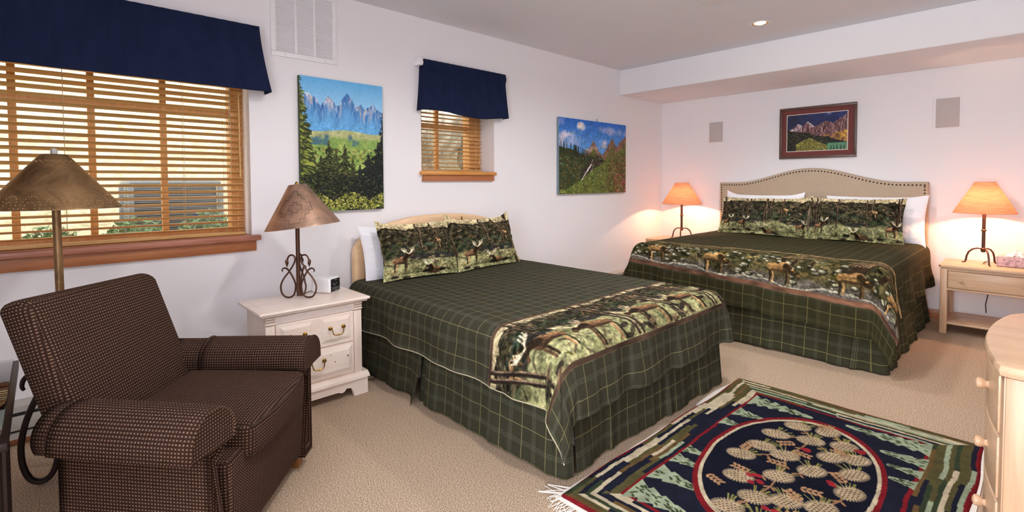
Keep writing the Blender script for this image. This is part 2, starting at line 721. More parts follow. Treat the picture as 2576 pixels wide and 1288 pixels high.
def creek_scene(w, h, seed, walkers):
    """rocky creek bank with roots and moose, as woven on the king-size cover"""
    p = Pic(w, h, (80, 80, 52), seed)
    n1 = vnoise(h, w, h * 0.16, seed, 5)
    top = np.array([78, 72, 44]) + (n1[..., None] - 0.5) * np.array([150, 130, 96])
    bot = np.array([92, 86, 76]) + (n1[..., None] - 0.5) * np.array([120, 118, 112])
    g = np.clip((p.v - 0.80 + (n1 - 0.5) * 0.25) / 0.08, 0, 1)[..., None]
    p.a = top * (1 - g) + bot * g
    p.dabs(int(w * 1.2), lambda r: (r.rand(), r.uniform(0.02, 0.72)), [(48, 48, 30), (34, 32, 24), (106, 100, 58), (126, 110, 66), (66, 70, 42)], h * 0.045, h * 0.02, 0.0, 0.6, 0.8)
    for i in range(int(w / h * 3.2)):               # roots
        x0 = p.r.rand() * w
        p.line([(x0, h * 0.1), (x0 - h * 0.15, h * 0.2), (x0 - h * 0.36, h * 0.45), (x0 - h * 0.42, h * 0.6)], h * 0.05, (54, 40, 28))
        p.line([(x0, h * 0.09), (x0 - h * 0.15, h * 0.19), (x0 - h * 0.36, h * 0.44)], h * 0.02, (172, 144, 104), 0.9)
    for i in range(int(w / h * 30)):                # stones
        x0, y0 = p.r.rand() * w, h * p.r.uniform(0.46, 0.97)
        k = h * p.r.uniform(0.03, 0.075)
        p.ell(x0, y0, k, k * 0.62, (44, 42, 34))
        p.ell(x0 - k * 0.1, y0 - k * 0.15, k * 0.8, k * 0.42, (142, 138, 112), 0, 0.95)
        p.ell(x0 - k * 0.2, y0 - k * 0.28, k * 0.45, k * 0.18, (206, 202, 174), 0, 0.9)
    wv = 0.925 + 0.035 * np.sin(p.u * 31) + (n1 - 0.5) * 0.10
    p.put(np.clip((p.v - wv) / 0.03, 0, 1) * 0.8, (120, 112, 104))
    p.put(np.clip(1 - np.abs(p.v - wv - 0.015) / 0.022, 0, 1) * 0.9, (226, 220, 196))
    p.put((p.v < 0.035) * 0.95, (190, 160, 116))
    for mx, mf in walkers:
        moose(p, mx * w, h * 0.92, h * 0.40, mf, (146, 112, 70), (150, 126, 88), graze=True)
    grain(p, seed + 50, 0.5)
    return p


# ------------------------------------------------------------------ materials
M = {}
k = NT('wall_paint')
k.base(rgb(239, 237, 240))
k.set(Roughness=0.85)
k.b.inputs['Specular IOR Level'].default_value = 0.2
k.bump(k.noise(160, 2, 0.5, k.obj()), 0.06, 0.003)
M['wall'] = k.m
k = NT('ceiling_paint')
k.base(rgb(230, 231, 237))
k.set(Roughness=0.95)
k.b.inputs['Specular IOR Level'].default_value = 0.1
k.bump(k.noise(120, 3, 0.6, k.obj()), 0.15, 0.004)
M['ceil'] = k.m
k = NT('carpet')
co = k.obj()
a_ = k.noise(210, 4, 0.85, co)
b_ = k.noise(2.2, 3, 0.6, co)
c_ = k.ramp(a_, [(0.42, rgb(98, 74, 54)), (0.5, rgb(182, 156, 130)), (0.58, rgb(238, 218, 194))])
k.base(k.mix(k.math('MULTIPLY', b_, 0.3), c_, rgb(160, 136, 112)))
k.set(Roughness=1.0)
k.b.inputs['Specular IOR Level'].default_value = 0.05
k.bump(a_, 0.3, 0.006)
M['carpet'] = k.m
M['trim_wood'] = wood('stained_fir', rgb(160, 98, 60), rgb(190, 126, 84), 'y', 5, 0.4)
M['trim_wood_x'] = wood('stained_fir_back', rgb(150, 92, 58), rgb(182, 118, 78), 'x', 5, 0.4)
M['sill_red'] = wood('reddish_sill', rgb(150, 92, 76), rgb(190, 130, 106), 'y', 5, 0.3)
M['sill_gold'] = wood('golden_sill', rgb(198, 132, 62), rgb(226, 164, 92), 'y', 5, 0.3)
M['slat'] = wood('blind_wood', rgb(184, 140, 80), rgb(216, 174, 112), 'y', 7, 0.4)
M['sash'] = wood('window_wood', rgb(190, 138, 82), rgb(218, 168, 110), 'z', 6, 0.4)
M['cord'] = plain('cord_beige', rgb(196, 170, 132), 0.8)
M['white'] = plain('white_enamel', rgb(240, 240, 242), 0.4)
M['white_soft'] = plain('white_plaster', rgb(236, 230, 228), 0.8)
M['vent_dark'] = plain('duct_dark', rgb(120, 124, 130), 0.9)
M['navy'] = None
k = NT('navy_twill')
f = k.noise(14, 4, 0.7, k.obj((1, 1, 0.35)))
f2 = k.noise(420, 2, 0.6, k.obj())
k.base(k.mix(k.math('ADD', k.math('MULTIPLY', f, 0.6), k.math('MULTIPLY', f2, 0.35)), rgb(13, 18, 35), rgb(40, 51, 86)))
k.set(Roughness=0.95)
k.b.inputs['Specular IOR Level'].default_value = 0.1
k.bump(f2, 0.2, 0.002)
M['navy'] = k.m
M['lining'] = plain('valance_lining', rgb(216, 196, 176), 0.9)
M['paint'] = painted('printed_picture', 0.55, 0.25)
M['paint_gloss'] = painted('glazed_print', 0.5, 0.3)
M['rug'] = None
k = NT('hooked_wool')
at = k.n('ShaderNodeAttribute')
at.attribute_name = 'Col'
nz = k.noise(240, 2, 0.7, k.obj())
k.base(k.mix(k.math('ADD', k.math('MULTIPLY', nz, 0.45), 0.03), at.outputs['Color'], (0, 0, 0, 1)))
hs = k.n('ShaderNodeMix', data_type='RGBA')
k.set(Roughness=1.0)
k.b.inputs['Specular IOR Level'].default_value = 0.05
k.bump(nz, 0.5, 0.006)
M['rug'] = k.m
M['binding'] = plain('cream_canvas_backing', rgb(232, 226, 216), 0.95, var=0.06, scale=60)


def bedcloth(name, base, ly, lg, bs=600):
    k = NT(name)
    c = plaid_color(k, base, ly, lg)
    at = k.n('ShaderNodeAttribute')
    at.attribute_name = 'Col'
    k.base(k.mix(at.outputs['Alpha'], c, k.mix(0.18, at.outputs['Color'], (0, 0, 0, 1))))
    k.set(Roughness=0.95)
    k.b.inputs['Specular IOR Level'].default_value = 0.1
    cloth_bump(k, bs)
    return k.m


def plaid_mat(name, base, ly, lg):
    k = NT(name)
    k.base(plaid_color(k, base, ly, lg))
    k.set(Roughness=0.95)
    k.b.inputs['Specular IOR Level'].default_value = 0.1
    cloth_bump(k)
    return k.m


GREEN, GREEN2 = rgb(58, 57, 45), rgb(57, 56, 44)
YEL, GRY = rgb(142, 136, 92), rgb(116, 120, 100)
M['queen_cloth'] = bedcloth('queen_plaid_cover', GREEN, YEL, GRY)
M['king_cloth'] = bedcloth('king_plaid_cover', rgb(50, 48, 31), rgb(128, 120, 76), rgb(96, 94, 66))
M['queen_skirt'] = plaid_mat('queen_plaid_skirt', GREEN2, YEL, GRY)
M['king_skirt'] = plaid_mat('king_plaid_skirt', rgb(56, 56, 41), rgb(150, 142, 90), rgb(116, 118, 92))
M['sham'] = painted('woven_scene', 0.95, 0.1)
M['sham_back'] = plain('dark_green_backing', rgb(52, 58, 40), 0.95)
k = NT('white_cotton')
k.base(rgb(240, 241, 246))
k.set(Roughness=0.9)
k.b.inputs['Specular IOR Level'].default_value = 0.15
k.bump(k.noise(14, 3, 0.55, k.obj((0.5, 1, 2.2))), 0.35, 0.02)
M['cotton'] = k.m
M['piping'] = plain('cream_piping', rgb(180, 170, 142), 0.9)
M['mattress'] = plain('mattress_ticking', rgb(226, 226, 230), 0.9, var=0.03, scale=20)
M['pine'] = wood('clear_pine', rgb(228, 188, 142), rgb(244, 212, 172), 'y', 5, 0.35)
M['pine_z'] = wood('clear_pine_panel', rgb(226, 186, 142), rgb(242, 208, 168), 'y', 4, 0.4)
M['knot'] = plain('knot', rgb(122, 82, 44), 0.6)
M['washed'] = wood('whitewashed_pine', rgb(236, 218, 204), rgb(248, 236, 226), 'y', 4, 0.3)
M['washed_z'] = wood('whitewashed_pine_side', rgb(228, 210, 196), rgb(242, 228, 216), 'z', 4, 0.35)
M['carved'] = plain('carved_whitewash', rgb(244, 232, 224), 0.6, var=0.05, scale=40, bump=0.9, bscale=70)
M['ash'] = wood('blond_ash', rgb(190, 154, 122), rgb(212, 178, 146), 'x', 5, 0.35)
M['ash_z'] = wood('blond_ash_upright', rgb(186, 148, 116), rgb(206, 170, 138), 'z', 5, 0.35)
M['brass'] = plain('brass', rgb(150, 116, 54), 0.3, 1.0, var=0.15, scale=40)
M['linen'] = None
k = NT('linen')
co = k.obj()
w1 = k.noise(90, 2, 0.6, k.obj((0.15, 1, 6)))
w2 = k.noise(90, 2, 0.6, k.obj((6, 1, 0.15)))
k.base(k.mix(k.math('MULTIPLY', k.math('ADD', w1, w2), 0.5), rgb(156, 138, 118), rgb(206, 188, 166)))
k.set(Roughness=0.95)
k.b.inputs['Specular IOR Level'].default_value = 0.1
k.bump(w1, 0.2, 0.002)
M['linen'] = k.m
M['nail'] = plain('bronze_nail', rgb(70, 48, 36), 0.35, 0.9)
M['iron'] = plain('dark_bronze_iron', rgb(92, 64, 50), 0.38, 0.7, var=0.25, scale=30)
M['iron_dk'] = plain('blackened_iron', rgb(44, 33, 32), 0.35, 0.6, var=0.2, scale=30)
M['black_steel'] = plain('black_steel', rgb(28, 28, 30), 0.5, 0.3)


def hammered(name, c1, c2, c3):
    k = NT(name)
    co = k.obj()
    f = k.noise(7, 4, 0.65, co, 0.8)
    k.base(k.ramp(f, [(0.3, c1), (0.52, c2), (0.72, c3)]))
    k.set(Roughness=0.42, Metallic=0.75)
    k.bump(k.noise(60, 2, 0.5, co), 0.12, 0.004)
    return k.m


M['copper'] = hammered('aged_copper', rgb(136, 114, 98), rgb(184, 148, 126), rgb(214, 174, 148))
M['brown_metal'] = hammered('aged_brown_metal', rgb(104, 80, 52), rgb(146, 116, 80), rgb(172, 140, 100))
M['dots'] = plain('pierced_dots', rgb(190, 160, 110), 0.4, 0.6)
M['etched'] = plain('etched_line', rgb(58, 40, 34), 0.5, 0.5)
k = NT('lamp_parchment')
co = k.obj((1, 1, 1))
mp = k.n('ShaderNodeMapping')
mp.inputs['Rotation'].default_value = (0.0, 0.7, 0.3)
mp.inputs['Scale'].default_value = (5, 5, 90)
k.link(co, mp.inputs['Vector'])
f = k.noise(2.0, 3, 0.6, mp.outputs['Vector'])
colr = k.ramp(f, [(0.35, rgb(212, 142, 104)), (0.5, rgb(228, 160, 120)), (0.7, rgb(234, 168, 128))])
df = k.n('ShaderNodeBsdfDiffuse')
tr = k.n('ShaderNodeBsdfTranslucent')
k.link(colr, df.inputs[0])
k.link(colr, tr.inputs[0])
mx = k.n('ShaderNodeMixShader')
mx.inputs[0].default_value = 0.075
k.link(df.outputs[0], mx.inputs[1])
k.link(tr.outputs[0], mx.inputs[2])
k.link(mx.outputs[0], k.out.inputs[0])
M['shade'] = k.m


def emit(name, col, s):
    k = NT(name)
    k.base(col)
    k.b.inputs['Emission Color'].default_value = col
    k.b.inputs['Emission Strength'].default_value = s
    return k.m


M['bulb'] = emit('lit_bulb', rgb(255, 226, 180), 6.0)
M['brass_cone'] = plain('gold_reflector', rgb(214, 170, 110), 0.3, 0.8)
k = NT('window_glass')
gl = k.n('ShaderNodeBsdfGlossy')
gl.inputs['Roughness'].default_value = 0.02
tp = k.n('ShaderNodeBsdfTransparent')
mx = k.n('ShaderNodeMixShader')
mx.inputs[0].default_value = 0.06
k.link(tp.outputs[0], mx.inputs[1])
k.link(gl.outputs[0], mx.inputs[2])
k.link(mx.outputs[0], k.out.inputs[0])
M['glass'] = k.m
k = NT('table_glass')
gl = k.n('ShaderNodeBsdfGlossy')
gl.inputs['Roughness'].default_value = 0.01
tp = k.n('ShaderNodeBsdfTransparent')
tp.inputs[0].default_value = (0.80, 0.90, 0.86, 1)
fr = k.n('ShaderNodeFresnel')
fr.inputs[0].default_value = 1.55
mx = k.n('ShaderNodeMixShader')
k.link(k.math('ADD', fr.outputs[0], 0.10), mx.inputs[0])
k.link(tp.outputs[0], mx.inputs[1])
k.link(gl.outputs[0], mx.inputs[2])
k.link(mx.outputs[0], k.out.inputs[0])
M['table_glass'] = k.m
k = NT('chair_tweed')
u, v = k.uv()


def cellpulse(c, period, half):
    f = k.math('FRACT', k.math('DIVIDE', c, period))
    d = k.math('ABSOLUTE', k.math('SUBTRACT', f, 0.5))
    nd = k.n('ShaderNodeMapRange', interpolation_type='SMOOTHSTEP')
    k.link(d, nd.inputs[0])
    nd.inputs[1].default_value = half * 0.7
    nd.inputs[2].default_value = half * 1.25
    nd.inputs[3].default_value = 1.0
    nd.inputs[4].default_value = 0.0
    return nd.outputs[0]


sq = k.math('MULTIPLY', cellpulse(u, 0.0112, 0.25), cellpulse(v, 0.0112, 0.21))
nz = k.noise(150, 2, 0.6, k.obj())
tan = k.mix(nz, rgb(92, 70, 56), rgb(150, 122, 102))
gap = k.mix(nz, rgb(34, 22, 18), rgb(64, 44, 36))
k.base(k.mix(sq, gap, tan))
k.set(Roughness=1.0)
k.b.inputs['Specular IOR Level'].default_value = 0.08
k.bump(k.math('ADD', sq, k.math('MULTIPLY', nz, 0.4)), 0.35, 0.004)
M['tweed'] = k.m
M['tweed_pipe'] = plain('tweed_welt', rgb(58, 40, 32), 1.0, var=0.3, scale=200)
M['foot_wood'] = wood('foot_oak', rgb(120, 72, 36), rgb(160, 104, 58), 'z', 6, 0.4)
M['heater'] = plain('grey_enamel', rgb(186, 182, 176), 0.5, 0.1)
M['heater_dark'] = plain('heater_slot', rgb(52, 50, 50), 0.7, 0.2)
M['clock_white'] = plain('white_plastic', rgb(238, 238, 240), 0.35)
M['black_glass'] = plain('black_display', rgb(22, 22, 24), 0.2)
M['lcd'] = plain('display_print', rgb(150, 154, 160), 0.5)
M['speaker'] = plain('speaker_cloth', rgb(196, 186, 184), 0.9, var=0.06, scale=300)
M['frame_brown'] = wood('frame_walnut', rgb(82, 62, 56), rgb(108, 84, 74), 'x', 8, 0.35)
M['mat_board'] = plain('maroon_mat_board', rgb(116, 62, 58), 0.9, var=0.05, scale=60)
M['cream_bevel'] = plain('mat_bevel', rgb(230, 220, 206), 0.8)
M['cord_dark'] = plain('dark_cord', rgb(54, 40, 34), 0.6)
M['tissue_box'] = None
k = NT('tissue_box_print')
f = k.noise(60, 3, 0.7, k.obj())
k.base(k.ramp(f, [(0.4, rgb(206, 186, 190)), (0.55, rgb(176, 154, 162)), (0.62, rgb(150, 118, 134))]))
k.set(Roughness=0.6)
M['tissue_box'] = k.m
M['tissue'] = plain('tissue_paper', rgb(246, 240, 232), 0.9)
k = NT('stucco')
co = k.obj((1, 1.0, 2.2))
f = k.noise(5, 6, 0.7, co, 1.5)
k.base(k.ramp(f, [(0.35, rgb(196, 184, 150)), (0.5, rgb(232, 222, 190)), (0.7, rgb(244, 236, 210))]))
k.set(Roughness=0.95)
k.bump(f, 0.6, 0.03)
M['stucco'] = k.m
k = NT('boulder_stone')
f = k.noise(4, 6, 0.7, k.obj(), 0.8)
k.base(k.ramp(f, [(0.3, rgb(92, 88, 78)), (0.5, rgb(158, 152, 138)), (0.7, rgb(206, 202, 190))]))
k.set(Roughness=0.95)
k.bump(f, 0.8, 0.05)
M['stone'] = k.m
M['soil'] = plain('dry_soil', rgb(176, 168, 132), 1.0, var=0.2, scale=6)
M['leaf'] = plain('shrub_leaf', rgb(96, 128, 84), 0.8, var=0.35, scale=14)
M['twig'] = plain('twig_bark', rgb(98, 82, 68), 0.9)
M['ac_grey'] = plain('condenser_grey', rgb(122, 128, 132), 0.6, 0.2)
M['ac_dark'] = plain('condenser_dark', rgb(54, 58, 62), 0.7, 0.2)
M['badge'] = plain('blue_badge', rgb(40, 60, 120), 0.5)

# ------------------------------------------------------------------ the room
XR, YF = 4.12, -8.6
WT = 0.36


def struct(o):
    o['kind'] = 'structure'
    return o


struct(MB().box(-0.3, XR + 0.2, YF - 0.2, 0.2, -0.12, 0).build('floor', M['carpet']))
struct(MB().box(-WT, XR + 0.2, YF - 0.2, 0.2, CEIL, CEIL + 0.12).build('ceiling', M['ceil']))
struct(MB().box(-WT, XR + 0.2, 0, 0.2, 0, CEIL).build('wall_back', M['wall']))
struct(MB().box(XR, XR + 0.2, YF, 0, 0, CEIL).build('wall_right', M['wall']))
# left wall with its two deep window recesses
W1 = (-7.30, -5.25, 0.975, 2.15)
W2 = (-3.92, -3.10, 1.40, 2.25)
b = MB()
ys = [YF - 0.2, W1[0], W1[1], W2[0], W2[1], 0]
b.box(-WT, 0, ys[0], ys[1], 0, CEIL)
b.box(-WT, 0, ys[2], ys[3], 0, CEIL)
b.box(-WT, 0, ys[4], ys[5], 0, CEIL)
for w_ in (W1, W2):
    b.box(-WT, 0, w_[0], w_[1], 0, w_[2])
    b.box(-WT, 0, w_[0], w_[1], w_[3], CEIL)
struct(b.build('wall_left', M['wall'], smooth=0))
# wall behind the camera with an opening made up for the fill panel
b = MB()
b.box(-WT, 2.70, YF - 0.2, YF, 0, CEIL)
b.box(4.0, XR + 0.2, YF - 0.2, YF, 0, CEIL)
b.box(2.70, 4.0, YF - 0.2, YF, 2.4, CEIL)
b.box(2.70, 4.0, YF - 0.2, YF, 0, 0.22)
struct(b.build('wall_front', M['wall'], smooth=0))
# unseen wall added to keep the rear fill off the left foreground
struct(MB().box(2.50, 2.62, YF, -7.15, 0, CEIL).build('wall_light_block', M['wall']))
# dropped soffit over the king bed
struct(MB().box(0.0, XR, -1.027, 0.0, 2.403, CEIL, 0.012, 3).build('trim_1', M['wall']))
tag(SC.objects['trim_1'], 'boxed white soffit dropped from the ceiling along the back wall')
struct(MB().box(0.0, XR, -0.016, 0, 0, 0.085, 0.003).build('baseboard_back', M['trim_wood_x']))
struct(MB().box(0.0, 0.018, YF, 0, 0, 0.075, 0.003).build('baseboard_left', M['trim_wood']))


# ------------------------------------------------------------------ windows, blinds, valances
def window(name, label, y0, y1, z0, z1, muntins, rail, gx, stile):
    """wooden window at the outer end of its recess; parts: frame, sashes, panes"""
    root = empty(name, (-0.28, (y0 + y1) / 2, z0), label=label, kind='structure')
    off = -root.location
    b = MB()
    fw_ = stile
    x0, x1 = gx - 0.05, gx + 0.055
    b.box(x0, x1, y0, y0 + fw_, z0, z1, 0.004)
    b.box(x0, x1, y1 - fw_, y1, z0, z1, 0.004)
    b.box(x0, x1, y0 + fw_, y1 - fw_, z1 - 0.06, z1, 0.004)
    b.box(x0, x1, y0 + fw_, y1 - fw_, z0, z0 + 0.055, 0.004)
    b.box(x0 + 0.02, x1 + 0.01, y1 - fw_ * 0.62, y1 - fw_ * 0.35, z0, z1, 0.003)
    b.build('window_frame', M['sash'], root, loc=off)
    for m_ in muntins:
        MB().box(gx - 0.018, gx + 0.022, m_ - 0.017, m_ + 0.017, z0 + 0.05, z1 - 0.05, 0.004).build('muntin', M['sash'], root, loc=off)
    if rail:
        MB().box(gx - 0.02, gx + 0.03, y0 + fw_, y1 - fw_, rail - 0.02, rail + 0.02, 0.004).build('sash_rail', M['sash'], root, loc=off)
    MB().box(gx - 0.004, gx + 0.002, y0 + fw_ - 0.01, y1 - fw_ + 0.01, z0 + 0.05, z1 - 0.05).build('window_pane', M['glass'], root, loc=off)
    return root, off


w1, o1 = window('window_1', 'wide wooden window behind the blind on the left', W1[0], W1[1], W1[2], W1[3], (-7.0, -6.70, -6.361, -6.037, -5.691), 1.80, -0.22, 0.075)
MB().box(-0.20, 0.052, W1[0] - 0.09, W1[1] + 0.045, 0.955, 0.99, 0.006, 2).build('window_sill', M['sill_red'], w1, loc=o1)
tag(MB().box(0.0, 0.022, W1[0] - 0.07, W1[1] + 0.022, 0.885, 0.955, 0.004).build('sill_apron', M['trim_wood'], w1, loc=o1), 'orange fir apron board')
w2, o2 = window('window_2', 'small square window between the two canvas prints', W2[0], W2[1], W2[2], W2[3], (-3.59,), 1.85, -0.26, 0.14)
MB().box(-0.24, 0.045, W2[0] - 0.02, W2[1] - 0.005, 1.398, 1.428, 0.005).build('window_sill', M['sill_gold'], w2, loc=o2)
b = MB()
b.prism([(W2[0] + 0.0, 1.345), (W2[1] - 0.02, 1.345), (W2[1] - 0.025, 1.398), (W2[0] + 0.01, 1.398)], 'x', 0.0, 0.025)
b.build('sill_apron', M['trim_wood'], w2, loc=o2)


def blind(name, label, y0, y1, z0, z1, x, pitch, wd, tilt, cords, ladder_front):
    root = empty(name, (x, (y0 + y1) / 2, z0), label=label, cat='blind')
    off = -root.location
    b = MB()
    n = int((z1 - z0 - 0.05) / pitch)
    for i in range(n):
        z = z0 + 0.045 + i * pitch
        m = Matrix.Translation((x, 0, z + rnd.uniform(-0.002, 0.002))) @ Matrix.Rotation(R(tilt + rnd.uniform(-2, 2)), 4, 'Y')
        b.box(-wd / 2, wd / 2, y0, y1, -0.0015, 0.0015, m=m)
    b.build('slats', M['slat'], root, smooth=0, loc=off)
    MB().box(x - 0.026, x + 0.026, y0, y1, z0, z0 + 0.018, 0.004).build('bottom_rail', M['slat'], root, loc=off)
    MB().box(x - 0.028, x + 0.03, y0, y1, z1, z1 + 0.055, 0.003).build('head_rail', M['slat'], root, loc=off)
    for c in cords:
        b = MB()
        for sx in (-wd / 2, wd / 2):
            b.tube([(x + sx, c, z0 + 0.01), (x + sx, c, z1)], 0.0012, 5)
        b.build('ladder_cord', M['cord'], root, loc=off)
    return root, off


b1, ob1 = blind('window_blind', 'open wooden slatted blind across the wide left window', W1[0] + 0.02, -5.275, 0.992, 2.03, -0.075, 0.0405, 0.05, -17, (-6.95, -6.16, -5.61, -5.385), 1)
b_ = MB()
b_.tube([(0.0 - 0.04, -5.352, 2.0), (-0.04, -5.352, 1.66)], 0.0016, 6)
b_.tube([(-0.04, -5.362, 2.0), (-0.04, -5.362, 1.655)], 0.0016, 6)
b_.build('pull_cord', M['cord'], b1, loc=ob1)
MB().lathe([(0.002, 0.03), (0.006, 0.022), (0.009, 0.005), (0.008, 0.0), (0.001, 0.0)], (-0.04, -5.357, 1.36), 12).build('tassel', M['sash'], b1, loc=ob1)
MB().tube([(-0.04, -5.352, 1.66), (-0.04, -5.355, 1.385)], 0.0015, 6).build('pull_cord', M['cord'], b1, loc=ob1)
MB().tube([(-0.03, -5.305, 1.93), (-0.03, -5.303, 1.375)], 0.005, 8).build('tilt_wand', M['slat'], b1, loc=ob1)
b2, ob2 = blind('window_blind', 'small wooden blind with thin open slats in the small square window', W2[0] + 0.01, -3.115, 1.43, 2.14, -0.19, 0.037, 0.05, -6, (-3.72, -3.31), 1)
MB().tube([(-0.155, -3.16, 2.1), (-0.155, -3.16, 1.53)], 0.0012, 6).build('pull_cord', M['cord'], b2, loc=ob2)
MB().lathe([(0.002, 0.03), (0.006, 0.022), (0.009, 0.005), (0.008, 0.0), (0.001, 0.0)], (-0.155, -3.16, 1.505), 12).build('tassel', M['sash'], b2, loc=ob2)


def valance(name, label, y0, y1, zt, zb, x, flare, seed, folds, header, sag=0.0, ext=0.03):
    root = empty(name, (x, (y0 + y1) / 2, zb), label=label, cat='valance')
    off = -np.array(root.location)
    ny, nz = max(60, int((y1 - y0) / 0.012)), 44
    t = np.linspace(0, 1, ny)[None, :]
    s = np.linspace(0, 1, nz)[:, None]         # 0 top .. 1 hem
    n = vnoise(nz, ny, 22, seed, 3, (1, 3)) - 0.5
    n1 = vnoise(1, ny, 14, seed + 3, 3)[0][None, :] - 0.5
    y = y0 + (y1 - y0) * t + (t - 0.5) * 2 * ext * s ** 1.5
    z = zt + (zb - zt) * s + sag * np.sin(t * PI * 2.2 + 0.6) * s ** 2 + 0.004 * n1 * s
    g = np.clip((s - 0.12) * 1.2, 0, 1)
    X = x + flare * s + folds * n1 * 2.2 * g + 0.012 * n * g + 0 * z
    X = X + np.where(s < header, 0.012 * np.sin(np.clip(s / header, 0, 1) * PI), -0.003)
    X = X + np.where(s < header, 0.002 * np.sin(t * (y1 - y0) * 420), 0.0)
    V = np.stack([X, y + 0 * X, z + 0 * X], -1)
    # side returns back to the wall
    for side in (0, -1):
        pass
    ret = []
    for k_ in range(1, 7):
        f = k_ / 6.0
        c = V[:, -1].copy()
        c[:, 0] = c[:, 0] * (1 - f) + 0.006 * f
        ret.append(c)
    V = np.concatenate([V, np.stack(ret, 1)], 1)
    retl = []
    for k_ in range(6, 0, -1):
        f = k_ / 6.0
        c = V[:, 0].copy()
        c[:, 0] = c[:, 0] * (1 - f) + 0.006 * f
        retl.append(c)
    V = np.concatenate([np.stack(retl, 1), V], 1)
    o = grid('valance_cloth', V[::-1], M['navy'], parent=root, loc=off)
    md = o.modifiers.new('thickness', 'SOLIDIFY')
    md.thickness = 0.004
    MB().tube([(x - 0.012, y0 - 0.03, zt - 0.03), (x - 0.012, y1 - 0.004, zt - 0.03)], 0.008, 10).build('curtain_rod', M['white'], root, loc=off)
    return root, off


v1, ov1 = valance('valance', 'long dark navy valance over the wide left window', -7.45, -5.205, 2.345, 1.925, 0.10, 0.045, 3, 0.006, 0.0001, 0.0, 0.055)
MB().box(0.0, 0.02, -5.26, -5.235, 2.27, 2.34, 0.004).build('rod_bracket', M['white'], v1, loc=ov1)
v2, ov2 = valance('valance', 'short gathered blue valance over the small square window', -3.935, -3.02, 2.357, 1.925, 0.075, 0.02, 8, 0.024, 0.20, 0.018, 0.03)
MB().box(0.0, 0.085, -3.985, -3.945, 2.30, 2.36, 0.008, 2).build('rod_bracket', M['white'], v2, loc=ov2)

# ------------------------------------------------------------------ outside the windows
struct(MB().box(-6.0, -WT, -12, 1.5, 0.55, 0.80).build('floor_yard', M['soil']))
struct(MB().box(-2.95, -2.75, -12, 1.5, 0.8, 4.2).build('wall_yard', M['stucco']))
ac = empty('air_conditioner', (-1.75, -5.42, 0.80), label='grey outdoor air conditioner unit seen through the left window', cat='air conditioner')
b = MB()
for i in range(30):
    z = 0.06 + i * 0.015
    b.box(0.305, 0.318, -0.31, 0.31, z, z + 0.007)
    b.box(-0.31, 0.31, -0.318, -0.305, z, z + 0.007)
    b.box(-0.31, 0.31, 0.305, 0.318, z, z + 0.007)
b.build('louvres', M['ac_grey'], ac, smooth=0)
MB().box(-0.30, 0.30, -0.30, 0.30, 0.0, 0.52, 0.03).build('coil', M['ac_dark'], ac)
b = MB()
b.box(-0.33, 0.33, -0.33, 0.33, 0.52, 0.56, 0.02)
b.lathe([(0.30, 0.55), (0.28, 0.575), (0.05, 0.59), (0.0, 0.59)], n=24)
for sx in (-1, 1):
    for sy in (-1, 1):
        b.box(sx * 0.32 - 0.02, sx * 0.32 + 0.02, sy * 0.32 - 0.02, sy * 0.32 + 0.02, 0, 0.53, 0.008)
b.build('casing', M['ac_grey'], ac)
MB().lathe([(0.0, 0.0), (0.045, 0.0), (0.045, 0.008), (0.0, 0.008)], m=Matrix.Translation((0.318, 0.12, 0.22)) @ Matrix.Rotation(PI / 2, 4, 'Y'), n=20).build('badge', M['badge'], ac)


def shrub(x, y, z, r, h, n, label, seed):
    g = random.Random(seed)
    root = empty('shrub', (x, y, z), label=label, cat='shrub', group='shrubs outside the left window')
    b = MB()
    for i in range(n):
        a, q, t = g.uniform(0, 2 * PI), math.sqrt(g.random()) * r, g.random()
        c = Vector((q * math.cos(a), q * math.sin(a), 0.03 + t * h * (1 - (q / r) ** 2 * 0.6)))
        rot = Euler((g.uniform(-1.2, 1.2), g.uniform(-1.2, 1.2), g.uniform(0, 6.3))).to_matrix().to_4x4()
        L = g.uniform(0.02, 0.045)
        vs = [b.bm.verts.new((Matrix.Translation(c) @ rot) @ Vector(p)) for p in ((-L * 0.32, 0, 0), (0, -L, 0.003), (L * 0.32, 0, 0), (0, L, 0.004))]
        b.bm.faces.new(vs)
    b.build('foliage', M['leaf'], root, smooth=0)
    b = MB()
    for i in range(7):
        a = g.uniform(0, 6.3)
        b.tube([(0, 0, 0), (r * 0.4 * math.cos(a), r * 0.4 * math.sin(a), h * 0.5), (r * 0.7 * math.cos(a), r * 0.7 * math.sin(a), h * 0.8)], [0.006, 0.004, 0.002], 5)
    b.build('stems', M['twig'], root)


